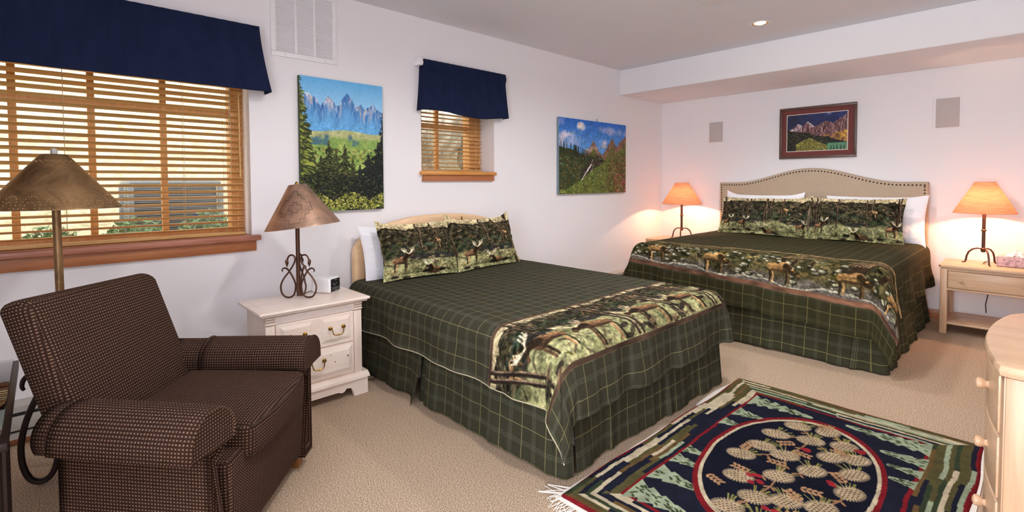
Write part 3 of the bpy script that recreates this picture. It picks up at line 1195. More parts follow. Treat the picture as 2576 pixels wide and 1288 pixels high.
for i, (yy, xx, rr_, hh) in enumerate(((-5.27, -1.10, 0.22, 0.30), (-5.76, -1.05, 0.22, 0.26), (-6.22, -0.95, 0.2, 0.22), (-6.75, -1.0, 0.26, 0.28))):
    shrub(xx, yy, 0.80, rr_, hh, 700, ['leafy green shrub in front of the air conditioner, at its right', 'leafy green shrub in front of the air conditioner, at its left', 'low green shrub seen right behind the floor lamp pole', 'low green shrub at the far left edge outside the window'][i], 40 + i)
for i, (x, y, z, sx, sy, sz) in enumerate(((-2.0, -2.35, 1.15, 0.42, 0.46, 0.36), (-2.1, -1.35, 1.75, 0.44, 0.46, 0.38), (-1.95, -3.35, 1.2, 0.42, 0.44, 0.40), (-2.15, -2.45, 2.05, 0.46, 0.55, 0.38), (-1.9, -1.35, 1.05, 0.42, 0.44, 0.30), (-2.15, -1.6, 2.62, 0.42, 0.6, 0.42))):
    b = MB()
    bmesh.ops.create_icosphere(b.bm, subdivisions=4, radius=1.0)
    for v_ in b.bm.verts:
        from mathutils import noise as mn
        d = mn.noise(v_.co * 1.3 + Vector((i * 7.1, 0, 0))) * 0.35 + mn.noise(v_.co * 3.5 + Vector((0, i * 3.0, 0))) * 0.1
        v_.co = v_.co * (1 + d)
        v_.co = Vector((v_.co.x * sx, v_.co.y * sy, v_.co.z * sz))
    o = b.build('boulder', M['stone'], smooth=60)
    o.location = (x, y, z)
    tag(o, ['big grey boulder low in the middle of the small window view', 'grey boulder above the low right one outside the small window', 'rounded boulder at the left of the small window view', 'upper grey boulder left of centre outside the small window', 'low boulder at the right outside the small window', 'topmost boulder of the pile outside the small window'][i], 'boulder', 'boulders outside the small window')
b = MB()
g = random.Random(9)
for i in range(26):
    p0 = Vector((-1.15 + g.uniform(-0.1, 0.1), -3.35 + g.uniform(-0.25, 0.25), 0.8))
    p1 = p0 + Vector((g.uniform(-0.15, 0.15), g.uniform(-0.3, 0.3), g.uniform(0.5, 0.8)))
    p2 = p1 + Vector((g.uniform(-0.15, 0.15), g.uniform(-0.35, 0.35), g.uniform(0.2, 0.7)))
    b.tube([p0, p1, p2], [0.008, 0.005, 0.002], 5)
tag(b.build('bare_bush', M['twig']), 'bare brown twiggy bush outside the small window', 'bush')

# ------------------------------------------------------------------ vents, ceiling light, speakers
vt = empty('air_vent', (0.0, -4.875, 2.2), label='large white return air grille high on the left wall', cat='vent')
ov = -np.array(vt.location)
b = MB()
y0, y1, z0, z1 = -5.108, -4.645, 2.2, 2.69
b.box(0, 0.012, y0, y1, z0, z0 + 0.035, 0.003)
b.box(0, 0.012, y0, y1, z1 - 0.035, z1, 0.003)
b.box(0, 0.012, y0, y0 + 0.035, z0 + 0.035, z1 - 0.035, 0.003)
b.box(0, 0.012, y1 - 0.035, y1, z0 + 0.035, z1 - 0.035, 0.003)
for q in (1, 2):
    yc = y0 + 0.035 + (y1 - y0 - 0.07) * q / 3
    b.box(0, 0.011, yc - 0.008, yc + 0.008, z0 + 0.035, z1 - 0.035, 0.002)
b.build('grille_frame', M['white'], vt, loc=ov)
for q in range(3):
    a0 = y0 + 0.035 + (y1 - y0 - 0.07) * q / 3 + (0.008 if q else 0)
    a1 = y0 + 0.035 + (y1 - y0 - 0.07) * (q + 1) / 3 - (0.008 if q < 2 else 0)
    b = MB()
    n = 34
    for i in range(n):
        z = z0 + 0.035 + (i + 0.5) * (z1 - z0 - 0.07) / n
        b.box(-0.008, 0.008, a0, a1, -0.0008, 0.0008, m=Matrix.Translation((0.006, 0, z)) @ Matrix.Rotation(R(40), 4, 'Y'))
    b.box(0.0005, 0.0015, a0, a1, z0 + 0.035, z1 - 0.035)
    b.build('louvre_panel', M['white'], vt, smooth=0, loc=ov)
for yy in (y0 + 0.09, y1 - 0.09):
    MB().ball((0.012, yy, z0 + 0.016), 0.004, (0.5, 1, 1), 6).build('screw', M['speaker'], vt, loc=ov)

cv = empty('ceiling_vent', (1.95, -2.60, CEIL), label='flat white square ceiling vent at the top edge of the photo', cat='vent')
b = MB()
b.box(-0.165, 0.165, -0.165, 0.165, -0.010, 0.0, 0.003)
b.build('vent_frame', M['white'], cv)
MB().box(-0.13, 0.13, -0.13, 0.13, -0.016, -0.009, 0.002).build('vent_panel', M['white'], cv)

cl = empty('ceiling_light', (1.891, -1.665, CEIL), label='lit round recessed downlight in the ceiling', cat='light')
MB().lathe([(0.082, -0.001), (0.090, -0.004), (0.084, -0.007), (0.068, -0.005)], n=40, cap=False).build('trim_ring', M['white'], cl)
MB().lathe([(0.070, -0.004), (0.055, -0.002), (0.045, -0.0015)], n=40, cap=False).build('reflector', M['brass_cone'], cl)
MB().lathe([(0.0, -0.012), (0.03, -0.010), (0.047, -0.003), (0.047, -0.001)], n=32).build('lamp_face', M['bulb'], cl)

for lab, x0, x1, z0, z1 in (('small square white wall speaker left of the framed picture', 0.652, 0.872, 1.818, 2.115), ('square white wall speaker right of the framed picture', 2.878, 3.095, 1.820, 2.141)):
    sp = empty('wall_speaker', ((x0 + x1) / 2, 0, z0), label=lab, cat='speaker', group='wall speakers')
    o_ = -np.array(sp.location)
    MB().box(x0, x1, -0.008, 0, z0, z1, 0.004).build('speaker_frame', M['wall'], sp, loc=o_)
    MB().box(x0 + 0.024, x1 - 0.022, -0.013, -0.006, z0 + 0.014, z1 - 0.03, 0.003).build('speaker_grille', M['speaker'], sp, loc=o_)


# ------------------------------------------------------------------ baseboard heaters
def heater(label, y0, y1):
    root = empty('baseboard_heater', (0.02, (y0 + y1) / 2, 0.05), label=label, cat='heater', group='baseboard heaters')
    o_ = -np.array(root.location)
    b = MB()
    b.prism([(0.0, 0.225), (0.035, 0.225), (0.068, 0.208), (0.068, 0.178), (0.062, 0.178), (0.03, 0.21), (0.006, 0.21), (0.006, 0.05), (0.0, 0.05)], 'y', y0, y1)
    b.build('back_plate', M['heater'], root, loc=o_)
    b = MB()
    b.box(0.062, 0.070, y0 + 0.012, y1 - 0.012, 0.088, 0.160, 0.003)
    b.build('front_cover', M['heater'], root, loc=o_)
    MB().prism([(0.006, 0.045), (0.070, 0.045), (0.074, 0.070), (0.06, 0.074), (0.006, 0.07)], 'y', y0, y1).build('lower_lip', M['heater'], root, loc=o_)
    MB().box(0.012, 0.055, y0 + 0.02, y1 - 0.02, 0.075, 0.2).build('fins', M['heater_dark'], root, loc=o_)
    for yy in (y0, y1 - 0.05):
        MB().box(0.006, 0.073, yy, yy + 0.05, 0.048, 0.222, 0.004).build('end_cap', M['heater'], root, loc=o_)


heater('long grey baseboard heater low on the wall under the wide window', -6.47, -5.55)
heater('grey baseboard heater low on the wall between the two beds', -2.7, -0.9)

# ------------------------------------------------------------------ pictures


def ridge_y(w, base, amp, seed, peaks):
    x = np.linspace(0, 1, w)
    y = np.full(w, base)
    for px, ph, pw in peaks:
        y = np.minimum(y, base - ph * np.clip(1 - np.abs(x - px) / pw, 0, 1) ** 1.1)
    n = vnoise(1, w, w * 0.06, seed, 5)[0] - 0.5
    return y + n * amp


def canvas_alpine():
    w, h = 220, 330
    p = Pic(w, h, (120, 190, 240), 11)
    g = np.clip(p.v / 0.3, 0, 1)[..., None]
    p.a = np.array([104, 182, 238]) * (1 - g) + np.array([176, 220, 248]) * g
    ry = ridge_y(w, 0.225, 0.075, 21, [(0.10, 0.12, 0.16), (0.33, 0.09, 0.12), (0.545, 0.135, 0.15), (0.68, 0.06, 0.1), (0.88, 0.075, 0.13)])
    d = p.v - ry[None, :]
    n = vnoise(h, w, 40, 31, 6, (0.8, 1.3))
    n2 = vnoise(h, w, 14, 33, 4, (0.8, 1.4))
    sl = np.gradient(vnoise(h, w, 30, 35, 5, (0.7, 1.5)), axis=1) * 26          # which way each rock face looks
    f = np.clip(d / 0.17, 0, 1)[..., None]
    mnt = np.array([86, 132, 192]) * (1 - f) + np.array([104, 172, 226]) * f
    mnt = mnt + np.clip(sl, -1, 1)[..., None] * np.array([46, 36, 22]) * (1.15 - f)
    p.a = np.where((d > 0)[..., None], mnt, p.a)
    p.put((d > 0) * np.clip(1 - d / 0.13, 0, 1) * np.clip((sl - 0.25) * 2.6, 0, 1), (212, 188, 184))
    p.put((d > 0) * np.clip(1 - d / 0.07, 0, 1) * np.clip((n2 - 0.56) * 9, 0, 1), (232, 236, 244))
    mnv = 0.385 + 0.01 * np.sin(p.u * 9)
    p.put(np.clip((p.v - mnv) / 0.008, 0, 1), (176, 182, 128))
    p.put((p.v > mnv + 0.005) * np.clip((n - 0.5) * 6, 0, 1), (206, 204, 150))
    p.put(np.clip((p.v - 0.43 + (n - 0.5) * 0.10) / 0.03, 0, 1), (130, 164, 84))
    p.put(np.clip((p.v - 0.44) / 0.05, 0, 1) * np.clip((n2 - 0.5) * 5, 0, 1), (172, 190, 104))
    p.put(np.clip((p.v - 0.41) / 0.02, 0, 1) * (p.v < 0.50) * np.clip((0.44 - n) * 9, 0, 1), (78, 118, 128))
    p.dabs(420, lambda r: (r.rand(), r.uniform(0.52, 0.64)), [(70, 96, 44), (132, 150, 66), (52, 70, 36), (150, 132, 74), (166, 176, 92)], 3, 1.6)
    for x, t, b_, wd in ((30, 188, 310, 66), (70, 152, 310, 78), (88, 172, 310, 66), (112, 160, 310, 70), (132, 196, 300, 54), (50, 190, 310, 74)):
        p.conifer(x, t, b_, wd, (30, 36, 24), (98, 104, 50), 900)
    for x, t, b_, wd in ((218, 70, 320, 56), (204, 150, 320, 100), (176, 180, 320, 92), (152, 212, 320, 66)):
        p.conifer(x, t, b_, wd, (16, 21, 24), (42, 50, 40), 1000)
    for x, t, b_, wd in ((-2, -20, 250, 74), (2, 20, 290, 84), (-4, 110, 320, 110)):
        p.conifer(x, t, b_, wd, (48, 58, 28), (150, 160, 68), 620)
    p.dabs(1100, lambda r: (r.rand(), r.uniform(0.72, 0.92)), [(20, 26, 22), (30, 36, 28), (17, 20, 20), (24, 30, 24), (66, 72, 42)], 3.0, 1.3)
    p.dabs(1500, lambda r: ((lambda u: (u, 0.99 - r.rand() ** 0.8 * (0.06 + 0.07 * abs(math.sin(u * 7 + 0.6)))))(r.rand())), [(166, 168, 70), (112, 122, 48), (206, 202, 114), (66, 78, 34), (146, 146, 62), (48, 56, 28)], 2.2, 1.4)
    sky = p.a.copy()
    grain(p, 90, 0.2)
    p.a = np.where((p.v < 0.33)[..., None], sky * 0.75 + p.a * 0.25, p.a)
    return p.out()


def canvas_creek():
    w, h = 300, 200
    p = Pic(w, h, (60, 120, 210), 12)
    g = np.clip(p.v / 0.4, 0, 1)[..., None]
    p.a = np.array([48, 110, 206]) * (1 - g) + np.array([98, 160, 226]) * g
    n = vnoise(h, w, 44, 41, 5)
    n2 = vnoise(h, w, 14, 42, 4)
    n3 = vnoise(h, w, 6, 44, 3)
    for cx_, cy_, rx, ry, cc in ((0.35, 0.10, 0.13, 0.05, (242, 234, 236)), (0.29, 0.07, 0.05, 0.04, (242, 234, 236)), (0.15, 0.26, 0.20, 0.12, (230, 220, 236)), (0.62, 0.28, 0.09, 0.05, (232, 216, 230)), (0.82, 0.12, 0.2, 0.07, (170, 178, 222)), (0.62, 0.10, 0.1, 0.06, (150, 164, 220)), (0.06, 0.05, 0.1, 0.07, (140, 160, 224))):
        q = ((p.u - cx_) / rx) ** 2 + ((p.v - cy_) / ry) ** 2
        p.put(np.clip(1.2 - q + (n - 0.5) * 3.4 + (n2 - 0.5) * 1.4, 0, 1) * 0.95, cc)
    ry = ridge_y(w, 0.46, 0.05, 43, [(0.48, 0.19, 0.12), (0.77, 0.24, 0.16), (1.0, 0.30, 0.3)])
    d = p.v - ry[None, :]
    sl = np.gradient(n2, axis=1) * 14
    p.a = np.where((d > 0)[..., None], np.array([132, 100, 84]) + np.clip(sl, -1, 1)[..., None] * np.array([46, 36, 30]), p.a)
    for cx_, cy_ in ((0.50, 0.37), (0.62, 0.34), (0.42, 0.42)):
        q = ((p.u - cx_) / 0.09) ** 2 + ((p.v - cy_) / 0.04) ** 2
        p.put(np.clip(1.0 - q + (n - 0.5) * 2.4, 0, 1) * 0.7, (216, 196, 190))
    p.put(np.clip((d - 0.09 + (n - 0.5) * 0.1) / 0.03, 0, 1), (104, 108, 50))
    left = p.v - (0.36 + 0.30 * p.u + (n - 0.5) * 0.12)
    p.put((left > 0) * (p.u < 0.72), (58, 66, 36))
    for i in range(60):
        x = p.r.rand() * w * 0.62
        p.conifer(x, h * (0.28 + 0.34 * x / w) - p.r.rand() * 5, h * (0.44 + 0.30 * x / w), 9, (30, 36, 22), (66, 74, 36), 26)
    p.dabs(1500, lambda r: ((lambda u: (u, 0.50 + r.rand() * 0.5))(r.rand() * 0.62)), [(84, 84, 40), (52, 70, 40), (118, 84, 46), (42, 50, 28), (66, 96, 52), (50, 84, 62)], 2.6, 1.4)
    p.poly([(0.42 * w, 0.54 * h), (0.62 * w, 0.54 * h), (0.52 * w, 0.68 * h), (0.30 * w, 0.84 * h), (0.30 * w, 0.72 * h)], (50, 40, 36), 0.55)
    p.dabs(160, lambda r: ((lambda t: (0.31 + 0.27 * t + r.randn() * 0.025, 0.80 - 0.24 * t + r.randn() * 0.03))(r.rand())), [(58, 46, 40), (84, 66, 54), (42, 36, 32), (70, 74, 46)], 4, 2)
    right = p.v - (0.93 - 0.68 * np.clip(p.u - 0.10, 0, 1) + (n - 0.5) * 0.05)
    p.put(np.clip(right / 0.02, 0, 1), (104, 124, 54))
    p.put(np.clip(right / 0.02, 0, 1) * np.clip((p.u - 0.5) / 0.3, 0, 1) * np.clip((n - 0.32) * 4, 0, 1), (92, 76, 46))

    def rr_(r):
        while True:
            u, v = r.rand(), r.uniform(0.25, 1)
            if v > 0.95 - 0.68 * max(0, u - 0.10):
                return u, v
    p.dabs(2600, rr_, [(112, 136, 56), (84, 104, 44), (132, 142, 66), (84, 80, 46), (66, 84, 40), (104, 78, 52)], 2.2, 1.2)
    p.dabs(160, lambda r: ((lambda u: (u, r.uniform(0.72, 0.99)))(r.uniform(0.80, 1.0))), [(166, 60, 92), (190, 96, 116), (120, 66, 44)], 1.8, 1.4)
    p.dabs(240, lambda r: (r.uniform(0.72, 1.0), r.uniform(0.42, 0.78)), [(118, 74, 52), (96, 66, 42), (130, 92, 60)], 2.6, 1.4)
    p.line([(0.47 * w, 0.53 * h), (0.45 * w, 0.57 * h)], 2.2, (214, 208, 208), 0.8)
    p.line([(0.445 * w, 0.60 * h), (0.41 * w, 0.65 * h), (0.385 * w, 0.69 * h)], 5.0, (232, 228, 230), 0.95, 1.0)
    p.line([(0.39 * w, 0.68 * h), (0.35 * w, 0.74 * h), (0.31 * w, 0.81 * h)], 3.2, (228, 224, 226), 0.95, 0.6)
    p.line([(0.475 * w, 0.60 * h), (0.455 * w, 0.67 * h), (0.44 * w, 0.70 * h)], 2.0, (200, 196, 200), 0.8)
    grain(p, 91, 0.22)
    return p.out()


def print_lake():
    w, h = 240, 160
    p = Pic(w, h, (30, 36, 70), 13)
    n = vnoise(h, w, 34, 51, 5)
    n2 = vnoise(h, w, 14, 52, 5, (0.8, 1.2))
    p.a = np.array([44, 50, 80]) + (n[..., None] - 0.5) * np.array([30, 34, 60]) + p.u[..., None] * np.array([0, 4, 34])
    p.put(np.clip((n - 0.60) * 6, 0, 1) * (p.v < 0.25) * 0.7, (140, 136, 158))
    ry = ridge_y(w, 0.40, 0.06, 53, [(0.20, 0.15, 0.14), (0.36, 0.22, 0.15), (0.66, 0.18, 0.26), (1.04, 0.40, 0.38)])
    d = p.v - ry[None, :]
    sl = np.gradient(n2, axis=1) * 14
    p.a = np.where((d > 0)[..., None], np.array([118, 82, 84]) + np.clip(sl, -1, 1)[..., None] * 70, p.a)
    p.put((d > 0) * (p.u < 0.48) * np.clip((n2 - 0.5) * 7, 0, 1) * np.clip(1.2 - d / 0.2, 0, 1), (216, 206, 212))
    p.put((d > 0.02) * np.clip((0.42 - n) * 6, 0, 1), (62, 40, 44))
    og = np.clip((p.v - 0.64 + 0.32 * (p.u - 0.45)) / 0.04, 0, 1) * np.clip((p.u - 0.45) * 8, 0, 1)
    p.put(og * np.clip((n2 - 0.30) * 6, 0, 1), (178, 126, 58))
    p.put(og * np.clip((n2 - 0.56) * 8, 0, 1), (222, 178, 72))
    p.put(og * np.clip((0.46 - n) * 7, 0, 1), (110, 78, 44))
    line = 0.40 + 0.38 * p.u
    p.put(np.clip((p.v - line + (n - 0.5) * 0.16) / 0.03, 0, 1), (26, 28, 22))
    p.put(np.clip((p.v - 0.80) / 0.02, 0, 1) * np.clip((p.u - 0.66 + (n - 0.5) * 0.1) / 0.03, 0, 1), (92, 142, 110))
    p.dabs(1500, lambda r: ((lambda u: (u, r.uniform(0.46 + 0.26 * u, 1.0)))(r.rand() * 0.68)), [(46, 48, 34), (32, 34, 28), (84, 84, 50), (58, 60, 40), (26, 24, 24)], 2.4, 1.2)
    p.dabs(1500, lambda r: ((lambda u: (u, 1.0 - r.rand() * (0.36 - 0.8 * abs(u - 0.38))))(r.uniform(0.16, 0.68))), [(142, 138, 56), (104, 106, 44), (166, 158, 70), (72, 76, 34), (130, 112, 56)], 2.2, 1.3)
    for x in (0.74, 0.79, 0.84, 0.9, 0.95):
        p.conifer(x * w, h * (0.86 + 0.02 * p.r.rand()), h, 9, (18, 28, 24), (40, 60, 44), 40)
    grain(p, 92, 0.25)
    return p.out()


def canvas_print(label, y0, y1, z0, z1, x, img, name='canvas_print'):
    root = empty(name, (0.003, (y0 + y1) / 2, z0), label=label, cat='picture')
    h, w = img.shape[:2]
    o_ = -np.array(root.location)
    MB().box(0.003, x - 0.0005, y0, y1, z0, z1).build('canvas_edge', M['canvas_edge_' + ('a' if w < h else 'b')], root, smooth=0, loc=o_)
    yy = np.linspace(y0, y1, w)[None, :].repeat(h, 0)
    zz = np.linspace(z1, z0, h)[:, None].repeat(w, 1)
    V = np.stack([np.full_like(yy, x), yy, zz], -1)
    grid('picture_face', V[::-1], M['paint'], img[::-1], parent=root, loc=o_)
    return root


M['canvas_edge_a'] = plain('canvas_side_green', rgb(70, 84, 52), 0.8, var=0.5, scale=16)
M['canvas_edge_b'] = plain('canvas_side_blue', rgb(120, 138, 150), 0.8, var=0.3, scale=8)
canvas_print('tall unframed canvas of snowy mountains above dark evergreens', -4.936, -4.296, 1.127, 2.085, 0.035, canvas_alpine())
canvas_print('unframed canvas of a green mountain slope with a waterfall', -2.20, -0.935, 1.20, 2.035, 0.035, canvas_creek())
hook = MB().tube([(0.004, -1.50, 2.03), (0.012, -1.50, 2.062), (0.006, -1.50, 2.07)], 0.003, 6).build('picture_hook', M['iron_dk'])
tag(hook, 'small dark nail above the waterfall canvas', 'nail')

fp = empty('framed_picture', (1.893, 0, 1.585), label='brown framed mountain lake print with wide maroon mat', cat='picture')
o_ = -np.array(fp.location)
x0, x1, z0, z1 = 1.517, 2.270, 1.585, 2.163
b = MB()
fwid = 0.028
b.box(x0, x1, -0.03, -0.002, z1 - fwid, z1, 0.005)
b.box(x0, x1, -0.03, -0.002, z0, z0 + fwid, 0.005)
b.box(x0, x0 + fwid, -0.03, -0.002, z0 + fwid, z1 - fwid, 0.005)
b.box(x1 - fwid, x1, -0.03, -0.002, z0 + fwid, z1 - fwid, 0.005)
b.build('picture_frame', M['frame_brown'], fp, loc=o_)
MB().box(x0 + fwid, x1 - fwid, -0.016, -0.004, z0 + fwid, z1 - fwid).build('mat_board', M['mat_board'], fp, loc=o_)
MB().box(1.592, 2.192, -0.0175, -0.015, 1.664, 2.084).build('mat_bevel', M['cream_bevel'], fp, loc=o_)
img = print_lake()
h, w = img.shape[:2]
V = np.stack([np.linspace(1.599, 2.185, w)[None, :].repeat(h, 0), np.full((h, w), -0.0185), np.linspace(2.077, 1.671, h)[:, None].repeat(w, 1)], -1)
grid('picture_print', V[::-1], M['paint_gloss'], img[::-1], parent=fp, loc=o_)

# ------------------------------------------------------------------ beds


def cover(name, label, cat, origin, ea, eb, A, B, rr, da, db, ztop, mat, scene, band, skew, seed, puff, head=0.0, tuck=0.0, pl=2.0, pr=2.0):
    """bed cover draped over three edges; a runs across the bed, b from head to foot"""
    Wa, Wb = A + da, B + db
    na = int(2 * Wa / 0.0048)
    a1 = np.linspace(-Wa, Wa, na)
    b0, b1 = band[0] - 0.03, band[1] + 0.03
    b_ = np.concatenate([np.arange(head, b0, 0.014), np.arange(b0, b1, 0.0045), np.arange(b1, Wb, 0.009), [Wb]])
    a, bb = np.meshgrid(a1, b_)
    bs = bb + skew * a * np.clip(bb / Wb, 0, 1)
    oa = np.clip(np.abs(a) - A, 0, None) * np.sign(a)
    ob = np.clip(bs - B, 0, None)
    h_ = np.hypot(oa, ob) + 1e-9
    ua, ub = oa / h_, ob / h_
    pn = np.where(a < 0, pl, pr)
    d = (np.abs(oa) ** pn + ob ** pn + 1e-20) ** (1 / pn)
    q = rr * PI / 2
    out = np.where(d < q, rr * np.sin(np.minimum(d, q) / rr), rr + (d - q) * 0.10)
    drop = np.where(d < q, rr * (1 - np.cos(np.minimum(d, q) / rr)), rr + (d - q))
    n = vnoise(len(b_), na, 60, seed, 4)
    n2 = vnoise(len(b_), na, 24, seed + 1, 3)
    hang = np.clip((drop - rr * 0.5) / 0.25, 0, 1)
    th = np.arctan2(ob, np.abs(oa) + 1e-6)
    corner = np.sin(2 * th) ** 2 * (np.abs(oa) > 0) * (ob > 0)
    tang = np.where(ob > np.abs(oa), a, bs)
    out = out + hang * (0.018 * np.sin(tang * 13 + n * 6) + 0.03 * (n - 0.5)) + corner * hang * 0.05
    drop = drop + 0.02 * (n - 0.5) * hang
    z = ztop - drop
    flat = 1 - np.clip(d / (rr * 1.2), 0, 1)
    z = z + flat * (puff * (n - 0.5) * 1.6 + puff * 0.5 * (n2 - 0.5))
    low = np.clip(0.02 - z, 0, None)
    out = out + low * 0.8
    z = np.maximum(z, 0.02 + 0.01 * n2)
    pa = np.clip(a, -A, A) + ua * out
    pb = np.minimum(bs, B) + ub * out
    if tuck:
        z = z - tuck * np.clip(1 - (bs - head) / 0.25, 0, 1) ** 2
    V = np.asarray(origin)[None, None] + pa[..., None] * np.asarray(ea) + pb[..., None] * np.asarray(eb)
    V[..., 2] = z
    col = np.zeros(a.shape + (4,))
    h, w = scene.shape[:2]
    vi = (bb - band[0]) / (band[1] - band[0])
    r_ = np.clip((vi * (h - 1)).round().astype(int), 0, h - 1)
    c_ = np.clip(((a + Wa) / (2 * Wa) * (w - 1)).round().astype(int), 0, w - 1)
    col[..., :3] = scene[r_, c_]
    col[..., 3] = ((vi >= 0) & (vi <= 1)).astype(float)
    for f, (t0, t1, kind) in enumerate(band[2]):
        m = (bb >= t0) & (bb < t1)
        nn = vnoise(len(b_), na, 7, seed + 9, 2, (3, 1))[..., None]
        base = np.array(kind) / 255.0
        st = np.clip(base * (0.6 + 0.9 * nn), 0, 1)
        if f == 9:
            pass
        col[..., :3] = np.where(m[..., None], st, col[..., :3])
        col[..., 3] = np.where(m, 1.0, col[..., 3])
    root = empty(name, (origin[0], origin[1], ztop), label=label, cat=cat)
    o = grid('cover_cloth', V, mat, col, np.stack([a + 10.0, bb + 10.0], -1), parent=root, loc=-np.array(root.location))
    md = o.modifiers.new('thickness', 'SOLIDIFY')
    md.thickness = 0.012
    md.offset = 1
    hem = [V[i, 0] for i in range(0, len(b_), 4)] + [V[-1, 0]]
    return root, hem


def skirt_panel(parent, pts, z0, z1, mat, amp, freq, seed, uo, flare=0.02, lift=0.0, off=None, kick=0.0):
    """a hanging length of gathered cloth along pts (x, y)"""
    P_ = [Vector((p[0], p[1])) for p in pts]
    L = [0.0]
    for p_, q_ in zip(P_[:-1], P_[1:]):
        L.append(L[-1] + (q_ - p_).length)
    T = L[-1]
    ns, nz = max(20, int(T / 0.012)), 26
    s = np.linspace(0, T, ns)
    X = np.interp(s, L, [p.x for p in P_])
    Y = np.interp(s, L, [p.y for p in P_])
    tx, ty = np.gradient(X), np.gradient(Y)
    ln = np.hypot(tx, ty) + 1e-9
    nx, ny = ty / ln, -tx / ln
    f = np.linspace(0, 1, nz)[:, None]              # 0 top .. 1 hem
    n = vnoise(nz, ns, 14, seed, 3, (1, 4)) - 0.5
    n1 = vnoise(1, ns, 12, seed + 1, 3)[0][None, :] - 0.5
    disp = (amp * np.sin(s[None, :] * freq + n1 * 7) * f + amp * 2.6 * n * f + flare * f ** 1.5)
    disp = disp + kick * f ** 1.3 * np.clip((s[None, :] - T + 0.14) / 0.14, 0, 1) ** 2
    V = np.stack([X[None, :] + nx * disp, Y[None, :] + ny * disp, z1 + (z0 - z1) * f + lift * (np.sin(s[None, :] * 4.3 + seed) + n1) * f + 0 * disp], -1)
    V[..., 2] = np.maximum(V[..., 2], 0.006)
    uv = np.stack([s[None, :] + uo + 0 * f, 5 - (z1 - z0) * f + 0 * s[None, :]], -1)
    o = grid('skirt_panel', V, mat, None, uv, parent, loc=off)
    md = o.modifiers.new('thickness', 'SOLIDIFY')
    md.thickness = 0.004
    return o


# --- queen bed against the left wall
qb = empty('bed', (1.13, -3.80, 0), label='queen bed with arched pine headboard against the left wall', cat='bed', group='beds')
oq = -np.array(qb.location)
YC, HW = -3.78, 0.79


def arch(inset, zlow, n=64):
    """outline of the arched headboard, from lower left over the top to lower right"""
    hw, zt = HW - inset, 1.062 - inset
    pts = [(YC - hw, zlow)]
    for i in range(n + 1):
        a = PI - PI * i / n
        pts.append((YC + hw * math.copysign(abs(math.cos(a)) ** 0.92, math.cos(a)), 0.79 + (zt - 0.79) * math.sin(a) ** 0.92))
    pts.append((YC + hw, zlow))
    return pts


o_pts, i_pts, g_pts = arch(0.0, 0.12), arch(0.085, 0.12), arch(0.10, 0.12)
prof = []
for (pts, x) in ((o_pts, 0.032), (o_pts, 0.075), (arch(0.008, 0.12), 0.082), (arch(0.076, 0.12), 0.082), (i_pts, 0.078), (i_pts, 0.070), (g_pts, 0.066)):
    prof.append([(x, p[0], p[1]) for p in pts])
fr_ = grid('headboard_frame', np.array(prof), M['pine'], parent=qb, loc=oq)
tag(fr_, 'arched pine rail')
MB().prism(arch(0.084, 0.2), 'x', 0.034, 0.067).build('headboard_panel', M['pine_z'], fr_)
for yy, zz, r_ in ((-3.56, 1.015, 0.012), (-4.14, 0.80, 0.006), (-3.90, 0.93, 0.005)):
    MB().ball((0.0825 if zz > 0.95 else 0.0672, yy, zz), r_, (0.1, 0.8, 1.4), 8).build('knot', M['knot'], fr_)
for yy in (-4.52, -3.04):
    MB().box(0.035, 0.075, yy - 0.035, yy + 0.035, 0, 0.2, 0.004).build('headboard_leg', M['pine_z'], qb, loc=oq)
MB().box(0.10, 2.14, -4.575, -3.02, 0.10, 0.34, 0.03).build('box_spring', M['mattress'], qb, loc=oq)
MB().box(0.10, 2.15, -4.585, -3.015, 0.34, 0.585, 0.06, 3).build('mattress', M['mattress'], qb, loc=oq)
for xx in (0.3, 1.9):
    for yy in (-4.4, -3.2):
        MB().box(xx - 0.03, xx + 0.03, yy - 0.03, yy + 0.03, 0, 0.11, 0.003).build('bed_leg', M['black_steel'], qb, loc=oq)
skirt_panel(qb, [(0.12, -4.605), (1.06, -4.605)], 0.012, 0.36, M['queen_skirt'], 0.009, 13, 4, 0.02, 0.03, 0.006, oq, 0.06)
skirt_panel(qb, [(1.02, -4.585), (1.085, -4.583), (1.095, -4.607), (2.09, -4.607), (2.105, -4.57)], 0.008, 0.36, M['queen_skirt'], 0.010, 11, 5, 0.95, 0.025, 0.004, oq)
skirt_panel(qb, [(2.105, -4.60), (2.15, -4.585), (2.165, -4.55)], 0.01, 0.36, M['queen_skirt'], 0.003, 30, 6, 2.0, 0.02, 0.002, oq)
skirt_panel(qb, [(2.15, -4.53), (2.155, -3.2), (2.15, -3.03)], 0.008, 0.36, M['queen_skirt'], 0.014, 10, 7, 2.2, 0.02, 0.004, oq)
skirt_panel(qb, [(2.145, -3.0), (0.12, -3.0)], 0.008, 0.36, M['queen_skirt'], 0.006, 14, 8, 0.4, 0.02, 0.004, oq)

